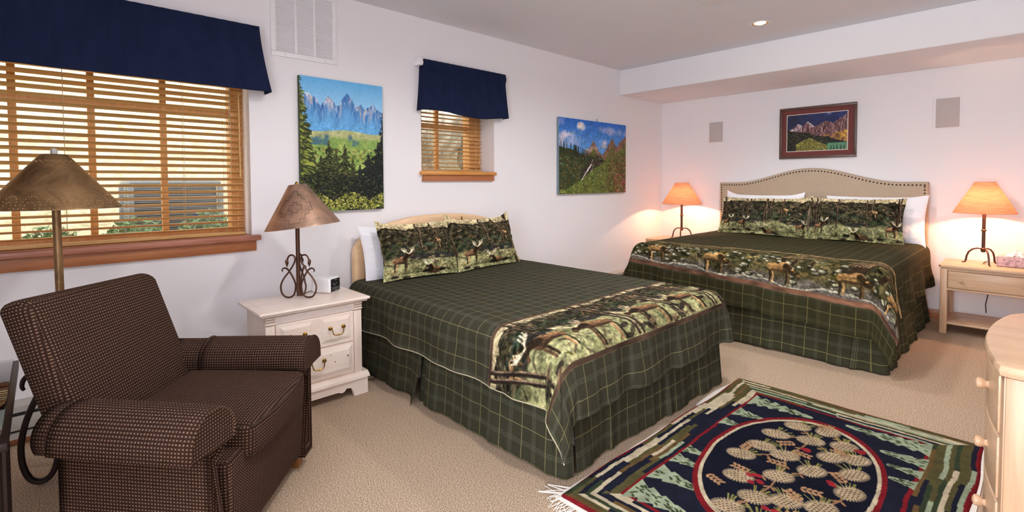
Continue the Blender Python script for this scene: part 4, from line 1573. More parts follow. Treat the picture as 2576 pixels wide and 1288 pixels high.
ml = []
for i, mx in enumerate((0.155, 0.30, 0.50, 0.69, 0.87)):
    ml.append((mx, [0.84, 0.94, 0.95, 0.94, 0.94][i], [0.38, 0.46, 0.46, 0.46, 0.44][i], [-1, -1, -1, -1, -1][i], [False, 'low', 'low', 'low', 'low'][i]))
qs = wild_scene(470, 118, 61, ml, [(0.06, 0.45, 0.2, 1), (0.38, 0.42, 0.2, -1), (0.58, 0.40, 0.2, -1), (0.78, 0.42, 0.2, -1)], 0.085, (0.04, 0.385, 0.585, 0.775), 0.44).out()
qc, qhem = cover('comforter', 'green plaid comforter with a moose border across its foot, on the queen bed', 'comforter', (0.0, -3.82, 0), (0, 1, 0), (1, 0, 0),
                 0.745, 2.10, 0.10, 0.352, 0.385, 0.618, M['queen_cloth'], qs, (1.755, 2.235, [(1.735, 1.757, (86, 66, 54)), (2.232, 2.258, (80, 62, 50))]), 0.0, 71, 0.010, head=0.16, pl=2.0, pr=7.0)
MB().tube(qhem, 0.003, 6).build('piping', M['piping'], qc, loc=-np.array(qc.location))

# --- king bed against the back wall
kb = empty('bed', (1.875, -1.1, 0), label='king bed with arched nail-studded linen headboard against the back wall', cat='bed', group='beds')
ok_ = -np.array(kb.location)
XC = 1.8645


def kz(x):
    t = min(1.0, abs(x - XC) / 1.005)
    f = 0.5 * (1 + math.cos(PI * min(1.0, t / 0.80)))
    return 1.317 + 0.152 * f + 0.004 * (1 - t)


xs = [0.858 + (2.871 - 0.858) * i / 72 for i in range(73)]
pts = [(0.858, 0.66)] + [(x, kz(x)) for x in xs] + [(2.871, 0.66)]
hb = MB().prism(pts, 'y', -0.105, -0.03, bev=0.018).build('headboard', M['linen'], kb, loc=ok_)
nl = MB()
path = [(0.885, z) for z in np.arange(0.70, 1.28, 0.031)] + [(0.885 + (2.844 - 0.885) * i / 63, kz(0.885 + (2.844 - 0.885) * i / 63) - 0.030) for i in range(64)] + [(2.844, z) for z in np.arange(1.27, 0.69, -0.031)]
for x, z in path:
    nl.ball((x, -0.104, z), 0.0085, (1, 0.55, 1), 5)
tag(nl.build('nailhead_trim', M['nail'], hb), 'row of dark bronze nailheads')
for xx in (0.95, 2.80):
    MB().box(xx - 0.025, xx + 0.025, -0.085, -0.05, 0, 0.70).build('headboard_leg', M['black_steel'], kb, loc=ok_)
MB().box(0.91, 2.85, -2.05, -0.12, 0.10, 0.40, 0.03).build('box_spring', M['mattress'], kb, loc=ok_)
MB().box(0.90, 2.86, -2.07, -0.12, 0.40, 0.70, 0.07, 3).build('mattress', M['mattress'], kb, loc=ok_)
for xx in (1.1, 2.65):
    for yy in (-1.9, -0.4):
        MB().box(xx - 0.03, xx + 0.03, yy - 0.03, yy + 0.03, 0, 0.11, 0.003).build('bed_leg', M['black_steel'], kb, loc=ok_)
skirt_panel(kb, [(0.88, -0.3), (0.88, -2.06)], 0.008, 0.42, M['king_skirt'], 0.01, 14, 14, 0.0, 0.03, 0.004, ok_)
skirt_panel(kb, [(0.88, -2.075), (2.72, -2.075)], 0.008, 0.42, M['king_skirt'], 0.012, 11, 15, 0.03, 0.05, 0.006, ok_)
skirt_panel(kb, [(2.70, -2.07), (2.80, -2.10), (2.84, -2.07), (2.868, -2.0)], 0.006, 0.42, M['king_skirt'], 0.028, 52, 16, 1.9, 0.06, 0.006, ok_)
skirt_panel(kb, [(2.872, -1.99), (2.872, -1.05)], 0.008, 0.42, M['king_skirt'], 0.012, 13, 17, 2.2, 0.04, 0.006, ok_)
skirt_panel(kb, [(2.866, -1.08), (2.87, -0.30), (2.85, -0.2)], 0.008, 0.42, M['king_skirt'], 0.02, 17, 18, 3.2, 0.04, 0.006, ok_)
ks = creek_scene(580, 100, 62, [(0.235, 1), (0.435, 1), (0.625, 1), (0.80, 1), (0.94, 1), (0.06, 1)]).out()
kc, khem = cover('comforter', 'green plaid comforter with a creek scene border and brown stripe, on the king bed', 'comforter', (1.885, 0.0, 0), (1, 0, 0), (0, -1, 0),
                 0.925, 2.02, 0.10, 0.435, 0.495, 0.742, M['king_cloth'], ks, (1.845, 2.285, [(1.838, 1.850, (190, 160, 116)), (2.280, 2.320, (112, 80, 62))]), 0.06, 72, 0.012, head=0.20, pl=5.0, pr=2.0)

# ------------------------------------------------------------------ pillows


def pillow(name, label, cat, group, w, h, t, loc, lean, rz, mat, img=None, flange=0.0, seed=1, ears=(0, 0), pinch=0.06, slump=0.0, back_mat=None):
    nu, nv = (img.shape[1], img.shape[0]) if img is not None else (90, 64)
    u = np.linspace(-1, 1, nu)[None, :].repeat(nv, 0)
    v = np.linspace(1, -1, nv)[:, None].repeat(nu, 1)
    fu, fv = 1 - 2 * flange / w, 1 - 2 * flange / h
    iu, iv = np.clip(np.abs(u) / fu, 0, 1), np.clip(np.abs(v) / fv, 0, 1)
    bul = ((1 - iu ** 2.5) * (1 - iv ** 2.5)) ** 0.6
    n = vnoise(nv, nu, nu * 0.16, seed, 4) - 0.5
    x = u * w / 2 * (1 - pinch * (1 - v ** 2) * u ** 2)
    z = v * h / 2 * (1 - pinch * 0.9 * (1 - u ** 2) * v ** 2)
    k = np.clip((v - 0.45) / 0.55, 0, 1) ** 2
    z = z + k * (ears[0] * np.clip((-u - 0.62) / 0.38, 0, 1) ** 1.6 + ears[1] * np.clip((u - 0.62) / 0.38, 0, 1) ** 1.6)
    z = z - slump * np.clip(-v, 0, 1) * np.clip(np.abs(u) - 0.7, 0, 1)
    wob = n * 0.05 * (1 - bul) ** 0.5 * (flange > 0)
    y = -(t / 2) * bul + n * 0.028 * bul ** 0.3 + wob + 0.35 * np.abs(np.maximum(ears[0], 0)) * k * np.clip((-u - 0.62) / 0.38, 0, 1)
    yb = (t / 2) * bul + n * 0.028 * bul ** 0.3 + wob + 0.35 * np.abs(np.maximum(ears[0], 0)) * k * np.clip((-u - 0.62) / 0.38, 0, 1) + 0.001
    F = np.stack([x, y, z], -1)
    Bk = np.stack([x, yb, z], -1)
    root = empty(name, loc, 0, label, cat, group)
    root.rotation_euler = (lean, 0, rz)
    if img is None:
        grid('pillow_case', F, mat, back=Bk, parent=root)
    else:
        grid('sham_front', F, mat, img, parent=root)
        grid('sham_back', Bk[::3, ::3], M['sham_back'], parent=root)
    return root


ZQ, ZK = 0.632, 0.752
sq1 = wild_scene(176, 124, 81, [(0.20, 0.86, 0.27, 1, False), (0.63, 0.95, 0.26, -1, True)], [(0.70, 0.50, 0.17, -1)], 0.10)
pillow('sham', 'moose-print pillow sham on the queen bed, left of the pair', 'pillow', 'moose-print shams', 0.64, 0.425, 0.15, (0.375, -4.19, ZQ + 0.193), R(-20), PI / 2 + R(-5), M['sham'], sq1.out(), 0.035, 21, (0.035, 0.02))
sq2 = wild_scene(176, 124, 81, [(0.20, 0.86, 0.27, 1, False), (0.58, 0.93, 0.26, -1, True)], [(0.78, 0.48, 0.17, -1)], 0.10)
sq2.line([(160, 0), (166, 60), (168, 124)], 9, (46, 36, 28))
sq2.line([(164, 0), (170, 60), (172, 124)], 3, (140, 116, 86))
pillow('sham', 'moose-print pillow sham on the queen bed, right of the pair with upturned corners', 'pillow', 'moose-print shams', 0.72, 0.43, 0.15, (0.39, -3.555, ZQ + 0.196), R(-20), PI / 2 + R(4), M['sham'], sq2.out(), 0.035, 22, (0.075, 0.045))
pillow('pillow', 'white pillow tucked behind the left moose sham on the queen bed', 'pillow', None, 0.68, 0.42, 0.12, (0.185, -4.225, ZQ + 0.17), R(-16), PI / 2, M['cotton'], None, 0, 23, (0.01, 0), 0.05, 0.03)
ksc = [(0.10, 0.84, 0.24, 1, False), (0.30, 0.86, 0.22, 1, False), (0.58, 0.96, 0.24, -1, True), (0.93, 0.88, 0.22, 1, False)]
sk1 = wild_scene(236, 104, 82, ksc, [(0.76, 0.46, 0.16, -1)], 0.10)
sk1.a *= 0.92
pillow('sham', 'moose-print pillow sham on the king bed, left of the pair', 'pillow', 'moose-print shams', 0.95, 0.43, 0.16, (1.51, -0.50, ZK + 0.195), R(-19), R(-2), M['sham'], sk1.out(), 0.035, 24, (0.01, 0.03))
ksc2 = [(0.14, 0.84, 0.24, 1, False), (0.58, 0.96, 0.26, -1, True), (0.88, 0.86, 0.24, 1, False)]
sk2 = wild_scene(216, 104, 83, ksc2, [(0.70, 0.46, 0.16, -1)], 0.10)
sk2.a *= 0.92
pillow('sham', 'moose-print pillow sham on the king bed, right of the pair', 'pillow', 'moose-print shams', 0.80, 0.44, 0.16, (2.365, -0.525, ZK + 0.198), R(-19), R(2), M['sham'], sk2.out(), 0.035, 25, (0.01, 0.01))
pillow('pillow', 'white pillow mostly hidden behind the left sham on the king bed', 'pillow', 'white pillows on the king bed', 0.86, 0.45, 0.13, (1.415, -0.255, ZK + 0.21), R(-14), 0, M['cotton'], None, 0, 26, (0.05, 0.03))
pillow('pillow', 'white pillow sticking out at the right end of the king bed', 'pillow', 'white pillows on the king bed', 0.84, 0.46, 0.13, (2.47, -0.255, ZK + 0.20), R(-14), 0, M['cotton'], None, 0, 27, (0.0, 0.02), 0.05, 0.10)

# ------------------------------------------------------------------ nightstands
ns = empty('nightstand', (0.48, -5.09, 0), label='whitewashed pine nightstand with brass drawer pulls beside the queen bed', cat='nightstand')
on = -np.array(ns.location)
MB().box(0.31, 0.645, -5.375, -4.805, 0.12, 0.587, 0.003).build('body', M['washed_z'], ns, loc=on)
b = MB()
tp_ = [(0.27, -5.415), (0.70, -5.415), (0.70, -4.765), (0.27, -4.765)]
b.box(0.27, 0.70, -5.415, -4.765, 0.600, 0.616, 0.006, 3)
b.box(0.285, 0.687, -5.402, -4.778, 0.588, 0.602, 0.005, 2)
b.build('top', M['washed'], ns, loc=on)
bd = MB()
for x0, x1, y0, y1 in ((0.655, 0.657, -5.37, -4.81),):
    bd.box(x0, x1, y0, y1, 0.6155, 0.6166)
bd.box(0.30, 0.655, -5.372, -5.370, 0.6155, 0.6166)
bd.build('top_groove', M['washed_z'], ns, loc=on)
MB().box(0.645, 0.655, -5.325, -4.855, 0.536, 0.578, 0.002).build('carved_frieze', M['carved'], ns, loc=on)
for yy in (-5.375, -4.855):
    b = MB()
    b.box(0.640, 0.654, yy, yy + 0.05, 0.13, 0.53, 0.002)
    for i in range(3):
        b.box(0.640, 0.662 - 0.003 * (i % 2), yy - 0.003, yy + 0.053, 0.536 + i * 0.016, 0.548 + i * 0.016, 0.004, 2)
    b.build('pilaster', M['washed_z'], ns, loc=on)


def raised(b, x, y0, y1, z0, z1, d=0.012, m_=0.022):
    """a raised panel with sloping margins on a plane at x"""
    vs = [b.bm.verts.new((x, y, z)) for y, z in ((y0, z0), (y1, z0), (y1, z1), (y0, z1))]
    ws = [b.bm.verts.new((x + d, y, z)) for y, z in ((y0 + m_, z0 + m_), (y1 - m_, z0 + m_), (y1 - m_, z1 - m_), (y0 + m_, z1 - m_))]
    b.bm.faces.new(ws)
    for i in range(4):
        b.bm.faces.new((vs[i], vs[(i + 1) % 4], ws[(i + 1) % 4], ws[i]))


def bail(parent, x, yc, zc, off, w=0.082):
    """brass bail pull: two rosettes and a drooping handle"""
    b = MB()
    for sy in (-1, 1):
        m = Matrix.Translation((x, yc + sy * w / 2, zc)) @ Matrix.Rotation(PI / 2, 4, 'Y')
        b.lathe([(0.0, 0.0), (0.012, 0.0), (0.012, 0.004), (0.006, 0.008), (0.006, 0.014), (0.008, 0.018), (0.0, 0.021)], n=14, m=m)
    s_ = w / 2
    pts = [(x + 0.016, yc - s_, zc), (x + 0.022, yc - s_ * 0.86, zc - 0.010), (x + 0.024, yc - s_ * 0.80, zc - 0.028), (x + 0.025, yc - s_ * 0.55, zc - 0.038), (x + 0.026, yc, zc - 0.041),
           (x + 0.025, yc + s_ * 0.55, zc - 0.038), (x + 0.024, yc + s_ * 0.80, zc - 0.028), (x + 0.022, yc + s_ * 0.86, zc - 0.010), (x + 0.016, yc + s_, zc)]
    b.tube(pts, [0.003, 0.003, 0.003, 0.0036, 0.0042, 0.0036, 0.003, 0.003, 0.003], 8)
    tag(b.build('bail_pull', M['brass'], parent, loc=off), 'brass bail pull')


b = MB()
b.box(0.643, 0.656, -5.32, -4.86, 0.345, 0.53, 0.003)
raised(b, 0.656, -5.30, -5.115, 0.365, 0.515, 0.008)
raised(b, 0.656, -5.065, -4.88, 0.365, 0.515, 0.008)
dr = b.build('drawer', M['washed'], ns, smooth=0, loc=on)
bail(dr, 0.664, -5.205, 0.452, None)
bail(dr, 0.664, -4.972, 0.452, None)
b = MB()
b.box(0.643, 0.656, -5.32, -4.86, 0.15, 0.335, 0.003)
raised(b, 0.656, -5.31, -4.87, 0.158, 0.328, 0.010, 0.028)
dr = b.build('drawer', M['washed'], ns, smooth=0, loc=on)
bail(dr, 0.666, -5.095, 0.268, None)
b = MB()
b.ball((0.666, -4.985, 0.242), 0.004, (0.4, 1, 1), 6)
tag(b.build('brass_stud', M['brass'], dr), 'small brass stud where the other pull is missing')
MB().ball((0.6665, -5.012, 0.288), 0.003, (0.3, 1, 1), 6).build('knot', M['knot'], dr)
MB().ball((0.6665, -4.905, 0.262), 0.004, (0.3, 1.2, 1.6), 6).build('knot', M['knot'], dr)
# moulded base with bracket feet
b = MB()
front = [(-5.40, 0.0), (-5.30, 0.0), (-5.292, 0.03), (-5.285, 0.055), (-5.255, 0.062), (-5.24, 0.045), (-5.225, 0.04), (-5.20, 0.05), (-4.975, 0.05), (-4.95, 0.04), (-4.935, 0.045), (-4.92, 0.062), (-4.89, 0.055), (-4.878, 0.03), (-4.87, 0.0), (-4.78, 0.0), (-4.78, 0.105), (-5.40, 0.105)]
b.prism(front, 'x', 0.655, 0.678)
b.prism([(0.30, 0.0), (0.37, 0.0), (0.385, 0.05), (0.57, 0.05), (0.585, 0.0), (0.66, 0.0), (0.66, 0.105), (0.30, 0.105)], 'y', -4.80, -4.78)
b.prism([(0.30, 0.0), (0.37, 0.0), (0.385, 0.05), (0.57, 0.05), (0.585, 0.0), (0.66, 0.0), (0.66, 0.105), (0.30, 0.105)], 'y', -5.40, -5.38)
b.prism([(0.30, 0.105), (0.690, 0.105), (0.684, 0.118), (0.66, 0.135), (0.30, 0.135)], 'y', -5.41, -4.77)
b.build('base', M['washed'], ns, smooth=0, loc=on)


def ash_stand(loc, label):
    root = empty('nightstand', loc, label=label, cat='nightstand', group='blond wood nightstands')
    W2_, D0, D1, H = 0.325, -0.60, -0.10, 0.60
    b = MB()
    b.prism([(-W2_ - 0.012, D1), (-W2_ - 0.012, D0 + 0.02), (-W2_ + 0.006, D0 - 0.004), (0, D0 - 0.022), (W2_ - 0.006, D0 - 0.004), (W2_ + 0.012, D0 + 0.02), (W2_ + 0.012, D1)], 'z', H - 0.024, H, bev=0.006)
    b.build('top', M['ash'], root)
    for sx in (-1, 1):
        for yy in (D0 + 0.005, D1 - 0.055):
            MB().box(sx * W2_ - (0.05 if sx > 0 else 0), sx * W2_ + (0.05 if sx < 0 else 0), yy, yy + 0.05, 0.0, H - 0.024, 0.008, 3).build('leg', M['ash_z'], root)
    b = MB()
    for sx in (-1, 1):
        b.box(sx * (W2_ - 0.012) - 0.01, sx * (W2_ - 0.012) + 0.01, D0 + 0.05, D1 - 0.05, 0.385, H - 0.024)
    b.box(-W2_ + 0.045, W2_ - 0.045, D1 - 0.03, D1 - 0.012, 0.385, H - 0.024)
    b.box(-W2_ + 0.045, W2_ - 0.045, D0 + 0.012, D0 + 0.04, 0.552, H - 0.024)
    b.box(-W2_ + 0.045, W2_ - 0.045, D0 + 0.006, D0 + 0.045, 0.385, 0.402, 0.003)
    b.build('case', M['ash'], root, smooth=0)
    MB().box(-W2_ + 0.01, W2_ - 0.01, D0 + 0.02, D1 - 0.02, 0.085, 0.105, 0.004).build('shelf', M['ash'], root)
    dr = MB().box(-W2_ + 0.052, W2_ - 0.052, D0 + 0.002, D0 + 0.03, 0.405, 0.549, 0.005).build('drawer', M['ash'], root)
    for sx in (-0.19, 0.19):
        m = Matrix.Translation((sx, D0 + 0.003, 0.477)) @ Matrix.Rotation(PI / 2, 4, 'X')
        MB().lathe([(0.0, 0.0), (0.007, 0.0), (0.008, 0.012), (0.016, 0.02), (0.015, 0.028), (0.007, 0.033), (0.0, 0.034)], n=20, m=m).build('knob', M['ash_z'], dr)
    return root


ash_stand((3.345, 0, 0), 'blond wood nightstand with one drawer and open shelf, right of the king bed')
ash_stand((0.44, 0, 0), 'blond wood nightstand in the corner, left of the king bed')


# ------------------------------------------------------------------ lamps
def warm_lamp(loc, label, s):
    root = empty('table_lamp', loc, label=label, cat='lamp', group='lit lamps beside the king bed')
    root.scale = (s, s, 1)
    b = MB()
    b.lathe([(0.0, 0.135), (0.011, 0.135), (0.012, 0.145), (0.012, 0.285), (0.019, 0.29), (0.019, 0.298), (0.012, 0.303), (0.012, 0.49), (0.0, 0.49)], n=18)
    b.lathe([(0.0, 0.10), (0.014, 0.105), (0.019, 0.125), (0.022, 0.135), (0.014, 0.142), (0.0, 0.142)], n=18)
    b.build('pole', M['iron'], root)
    for i in range(3):
        a = R(-90 + 120 * i + 22)
        c, n = math.cos(a), math.sin(a)
        pr = [(0.012, 0.132), (0.04, 0.135), (0.07, 0.124), (0.095, 0.098), (0.108, 0.06), (0.113, 0.02), (0.120, 0.006), (0.140, 0.004)]
        MB().tube([(c * r_, n * r_, z) for r_, z in pr], [0.005, 0.0065, 0.007, 0.007, 0.007, 0.0075, 0.006, 0.004], 8).build('leg', M['iron'], root)
    n = 64
    sh = MB()
    sh.lathe([(0.208, 0.445), (0.138, 0.58), (0.068, 0.712)], n=n, cap=False)
    o = sh.build('lamp_shade', M['shade'], root)
    for r_, z_ in ((0.208, 0.445), (0.068, 0.712)):
        MB().tube([(r_ * math.cos(2 * PI * i / 48), r_ * math.sin(2 * PI * i / 48), z_) for i in range(48)], 0.0018, 5, True).build('shade_rim', M['shade'], o)
    b = MB()
    b.ball((0, 0, 0.58), 0.028, (1, 1, 1.25), 10)
    b.build('bulb', M['bulb'], root)
    l = point('lamp_bulb_light', (0, 0, 0.56), 36, (1.0, 0.60, 0.34), 0.03)
    l.parent = root
    return root


LR = warm_lamp((3.275, -0.335, 0.603), 'lit orange-shaded table lamp on the nightstand right of the king bed', 1.0)
LB = warm_lamp((0.475, -0.335, 0.603), 'lit orange-shaded table lamp in the corner left of the king bed', 1.17)
cd = MB().tube([(3.275, -0.30, 0.606), (3.285, -0.16, 0.606), (3.288, -0.085, 0.595), (3.288, -0.07, 0.4), (3.30, -0.06, 0.3), (3.285, -0.05, 0.2), (3.29, -0.03, 0.12)], 0.0035, 6).build('power_cord', M['cord_dark'])
tag(cd, 'dark lamp cord hanging behind the right nightstand', 'cord')

# the scroll of the wrought metal lamps: (distance from the pole, height)
SCROLL = [(0.0655, 0.240), (0.055, 0.262), (0.040, 0.270), (0.026, 0.266), (0.017, 0.254), (0.017, 0.236), (0.030, 0.206), (0.056, 0.165), (0.078, 0.138), (0.096, 0.110), (0.107, 0.080), (0.109, 0.055),
          (0.104, 0.034), (0.092, 0.016), (0.078, 0.008), (0.063, 0.0055), (0.048, 0.008), (0.034, 0.017), (0.024, 0.034), (0.019, 0.058), (0.020, 0.084), (0.029, 0.115), (0.044, 0.145), (0.060, 0.171), (0.075, 0.185), (0.089, 0.187), (0.099, 0.181), (0.102, 0.171), (0.097, 0.165)]


def smooth_path(p, n=3):
    p = [Vector(q) for q in p]
    out = []
    for i in range(len(p) - 1):
        a, b_, c, d = p[max(0, i - 1)], p[i], p[i + 1], p[min(len(p) - 1, i + 2)]
        for j in range(n):
            t = j / n
            out.append(0.5 * ((2 * b_) + (c - a) * t + (2 * a - 5 * b_ + 4 * c - d) * t * t + (3 * b_ - a - 3 * c + d) * t ** 3))
    out.append(p[-1])
    return out


def scroll(name, parent, ang, su, sz, r, mat, leaf=True):
    c, n = math.cos(ang), math.sin(ang)
    # the two strands pass side by side where they cross
    P3 = []
    for i, (u_, z_) in enumerate(SCROLL):
        w_ = 0.0045 * (su if su < 2 else 2) * (1 if i < 11 else -1 if i > 19 else 0)
        P3.append((c * u_ * su - n * w_, n * u_ * su + c * w_, z_ * sz + 0))
    pts = smooth_path(P3, 3)
    k = len(pts)
    rads = [r * (0.5 + 0.5 * min(1, (k - 1 - i) / 10.0)) if i > k - 12 else r for i in range(k)]
    b = MB()
    b.tube(pts, rads, 8)
    if leaf:
        q = pts[0]
        d = (pts[0] - pts[3]).normalized()
        b.tube([q - d * 0.004, q + d * 0.008 * sz, q + Vector((0, 0, -0.020 * sz)) + d * 0.003, q + Vector((0, 0, -0.042 * sz)) + d * 0.004], [r, r * 1.9, r * 1.8, r * 0.2], 8)
    b.build(name, mat, parent)


cl_ = empty('table_lamp', (0.445, -5.115, 0.617), label='unlit copper-shaded table lamp with wrought scroll base on the whitewashed nightstand', cat='lamp')
cam_ang = math.atan2(0.726, 0.687)
MB().lathe([(0.0, 0.012), (0.008, 0.014), (0.012, 0.03), (0.0125, 0.06), (0.0125, 0.46), (0.0, 0.46)], n=18).build('pole', M['iron'], cl_)
for i, aa in enumerate((cam_ang, cam_ang + PI, cam_ang + PI / 2)):
    scroll('scroll', cl_, aa, 1.0, 1.0, 0.0055, M['iron'])
sh = MB()
sh.lathe([(0.219, 0.445), (0.216, 0.452), (0.134, 0.578), (0.055, 0.702), (0.052, 0.706), (0.052, 0.700), (0.131, 0.574), (0.214, 0.448)], n=72, cap=False)
shade = sh.build('lamp_shade', M['copper'], cl_, smooth=50)
TILT = Matrix.Translation((0.004, 0.004, 0.70)) @ Matrix.Rotation(R(7), 4, Vector((0.726, -0.687, 0))) @ Matrix.Translation((0, 0, -0.70))
shade.matrix_local = TILT
MB().lathe([(0.0, 0.46), (0.006, 0.46), (0.006, 0.70), (0.010, 0.70), (0.010, 0.715), (0.005, 0.722), (0.0, 0.724)], n=14).build('finial', M['brass'], cl_)
b = MB()


def on_cone(a, z, e=0.0012):
    r_ = 0.219 + (0.052 - 0.219) * (z - 0.445) / (0.706 - 0.445) + e
    return (r_ * math.cos(a), r_ * math.sin(a), z)


ca = -PI / 2 + cam_ang + 0.16        # towards the camera
st = [(0, 4), (1, 4), (1, 3), (2, 3), (2, 2), (3, 2), (3, 1), (4, 1), (4, 0)]
ring = st + [(x, -y) for x, y in st[::-1]] + [(-x, -y) for x, y in st] + [(-x, y) for x, y in st[::-1]]
inner = [(0, 1.3), (0.6, 1.3), (0.6, 0.6), (1.6, 0.6), (1.6, -0.6), (0.6, -0.6), (0.6, -1.3), (-0.6, -1.3), (-0.6, -0.6), (-1.6, -0.6), (-1.6, 0.6), (-0.6, 0.6), (-0.6, 1.3), (0, 1.3)]
for pth in (ring, inner):
    b = MB()
    for (xa, ya), (xb, yb) in zip(pth[:-1], pth[1:]):
        if (xa, ya) == (xb, yb):
            continue
        q = [on_cone(ca + 0.02 + (xa + (xb - xa) * t) * 0.0225 / 0.14, 0.567 + (ya + (yb - ya) * t) * 0.0235) for t in (0, 0.5, 1)]
        b.tube(q, 0.0009, 4)
    tag(b.build('pierced_pattern', M['etched'], shade), 'stepped outline pierced in the copper')

fl = empty('floor_lamp', (0.585, -6.205, 0.0), label='unlit brown metal floor lamp behind the armchair', cat='lamp')
MB().tube([(0, 0, 0.05), (0, 0, 0.4), (-0.012, -0.003, 0.85), (-0.033, -0.006, 1.26)], 0.0155, 16).build('pole', M['brown_metal'], fl)
for aa in (R(-98), R(22), R(142)):
    scroll('scroll', fl, aa, 1.35, 2.62, 0.0125, M['iron_dk'], False)
sh = MB()
cx_, cy_ = -0.034, -0.006
sh.lathe([(0.236, 1.222), (0.233, 1.230), (0.137, 1.352), (0.048, 1.462), (0.045, 1.465), (0.045, 1.459), (0.134, 1.348), (0.230, 1.226)], (cx_, cy_, 0), 80, cap=False)
fsh = sh.build('lamp_shade', M['brown_metal'], fl, smooth=50)
MB().lathe([(0.0, 1.26), (0.006, 1.26), (0.006, 1.458), (0.013, 1.46), (0.013, 1.487), (0.006, 1.492), (0.0, 1.494)], (cx_, cy_, 0), 14).build('finial', M['heater'], fl)
b = MB()


def on_cone2(a, z):
    r_ = 0.236 + (0.045 - 0.236) * (z - 1.222) / (1.465 - 1.222) + 0.0038
    return (cx_ + r_ * math.cos(a), cy_ + r_ * math.sin(a), z)


ca2 = math.atan2(-6.251 + 6.2, 3.578 - 0.55)
for i in range(46):
    a = ca2 - 1.25 + 2.5 * i / 45
    b.ball(on_cone2(a, 1.432 - 0.004 * math.sin(i * 1.1)), 0.0018, (1, 1, 1), 4)
for j in range(-3, 4):
    a0 = ca2 + j * 0.36
    for i in range(12):
        t = PI * i / 11
        b.ball(on_cone2(a0 + 0.15 * math.cos(t), 1.232 + 0.05 * math.sin(t)), 0.0018, (1, 1, 1), 4)
    for i in range(7):
        t = PI * i / 6
        b.ball(on_cone2(a0 + 0.08 * math.cos(t), 1.232 + 0.026 * math.sin(t)), 0.0018, (1, 1, 1), 4)
tag(b.build('pierced_pattern', M['dots'], fsh), 'pale pierced dots in garlands')

# ------------------------------------------------------------------ small things on the nightstands
ck = empty('clock_radio', (0.40, -4.90, 0.617), R(30), 'white clock radio with rounded black display on the whitewashed nightstand', 'clock')
MB().box(-0.10, 0.045, -0.058, 0.058, 0.0, 0.098, 0.016, 4).build('case', M['clock_white'], ck)
MB().box(0.040, 0.0475, -0.046, 0.046, 0.008, 0.091, 0.0036, 2).build('display', M['black_glass'], ck)
b = MB()
for i, (yy, zz, ww) in enumerate(((0.0, 0.081, 0.018), (-0.02, 0.060, 0.02), (0.008, 0.060, 0.012), (-0.01, 0.048, 0.03))):
    b.box(0.0473, 0.048, yy - ww / 2, yy + ww / 2, zz, zz + 0.003)
for i in range(7):
    b.box(0.0473, 0.048, -0.034 + i * 0.011, -0.034 + i * 0.011 + 0.006, 0.034, 0.037)
    b.box(0.0473, 0.048, -0.030 + i * 0.010, -0.030 + i * 0.010 + 0.005, 0.026, 0.028)
b.box(0.0473, 0.048, -0.012, 0.012, 0.014, 0.016)
b.build('display_marks', M['lcd'], ck, smooth=0)
MB().tube([(-0.09, -0.03, 0.012), (-0.12, -0.06, 0.004), (-0.10, -0.12, 0.003), (-0.14, -0.16, 0.003)], 0.002, 6).build('cord', M['cord_dark'], ck)
tb = empty('tissue_box', (3.475, -0.33, 0.603), 0, 'patterned tissue box on the nightstand right of the king bed', 'tissue box')
MB().box(-0.115, 0.115, -0.058, 0.058, 0, 0.085, 0.003).build('carton', M['tissue_box'], tb)
v = 18
ti = np.zeros((v, v, 3))
for i in range(v):
    for j in range(v):
        a, c = (i / (v - 1) - 0.5), (j / (v - 1) - 0.5)
        ti[i, j] = (a * 0.10 + 0.008 * math.sin(c * 15), c * 0.05 + 0.012 * math.sin(a * 14), 0.084 + 0.055 * max(0, 1 - (a * a + c * c) * 3.6) + 0.008 * math.sin(a * 22 + c * 9))
grid('tissue', ti, M['tissue'], parent=tb)
cc = MB().tube(smooth_path([(0.25, -4.70, 0.012), (0.40, -4.72, 0.008), (0.52, -4.70, 0.010), (0.545, -4.66, 0.022), (0.47, -4.645, 0.030), (0.35, -4.65, 0.02)], 5), 0.0032, 6).build('power_cord', M['black_steel'])
tag(cc, 'black cord looped on the carpet between the whitewashed nightstand and queen bed', 'cord')

# ------------------------------------------------------------------ dresser at the right edge
ds = empty('dresser', (3.76, -4.05, 0), label='blond wood bow-front dresser with round knobs at the right edge', cat='dresser')
od = -np.array(ds.location)
DY0, DY1, DH = -4.435, -3.675, 0.85


def bow(t, x=3.523, k=0.035):
    return x - k * (1 - (2 * t - 1) ** 2)


def plan(x, k, y0, y1, xb, n=24):
    return [(xb, y0)] + [(bow(i / n, x, k), y0 + (y1 - y0) * i / n) for i in range(n + 1)] + [(xb, y1)]


MB().prism(plan(3.532, 0.035, DY0, DY1, 4.05), 'z', 0.05, DH - 0.035, bev=0.003).build('body', M['ash_z'], ds, loc=od)
b = MB()
tpl = [(4.06, DY0 - 0.02)] + [(3.545, DY0 - 0.02), (3.522, DY0 - 0.012), (3.512, DY0 + 0.012), (3.508, DY0 + 0.04)] + [(bow(i / 20, 3.508, 0.03), DY0 + 0.05 + (DY1 - DY0 - 0.16) * i / 20) for i in range(21)] + [(3.520, DY1 - 0.055), (3.545, DY1 - 0.010), (3.60, DY1 + 0.015), (4.06, DY1 + 0.015)]
b.prism(tpl, 'z', DH - 0.034, DH, bev=0.013)
b.build('top', M['ash'], ds, loc=od)
MB().prism(plan(3.518, 0.036, DY0 - 0.012, DY1 + 0.012, 4.05), 'z', 0.0, 0.075, bev=0.004).build('plinth', M['ash_z'], ds, loc=od)
b = MB()
b.box(3.535, 3.60, DY0 - 0.008, DY0 + 0.002, 0.075, DH - 0.034, 0.003)
b.box(3.98, 4.05, DY0 - 0.008, DY0 + 0.002, 0.075, DH - 0.034, 0.003)
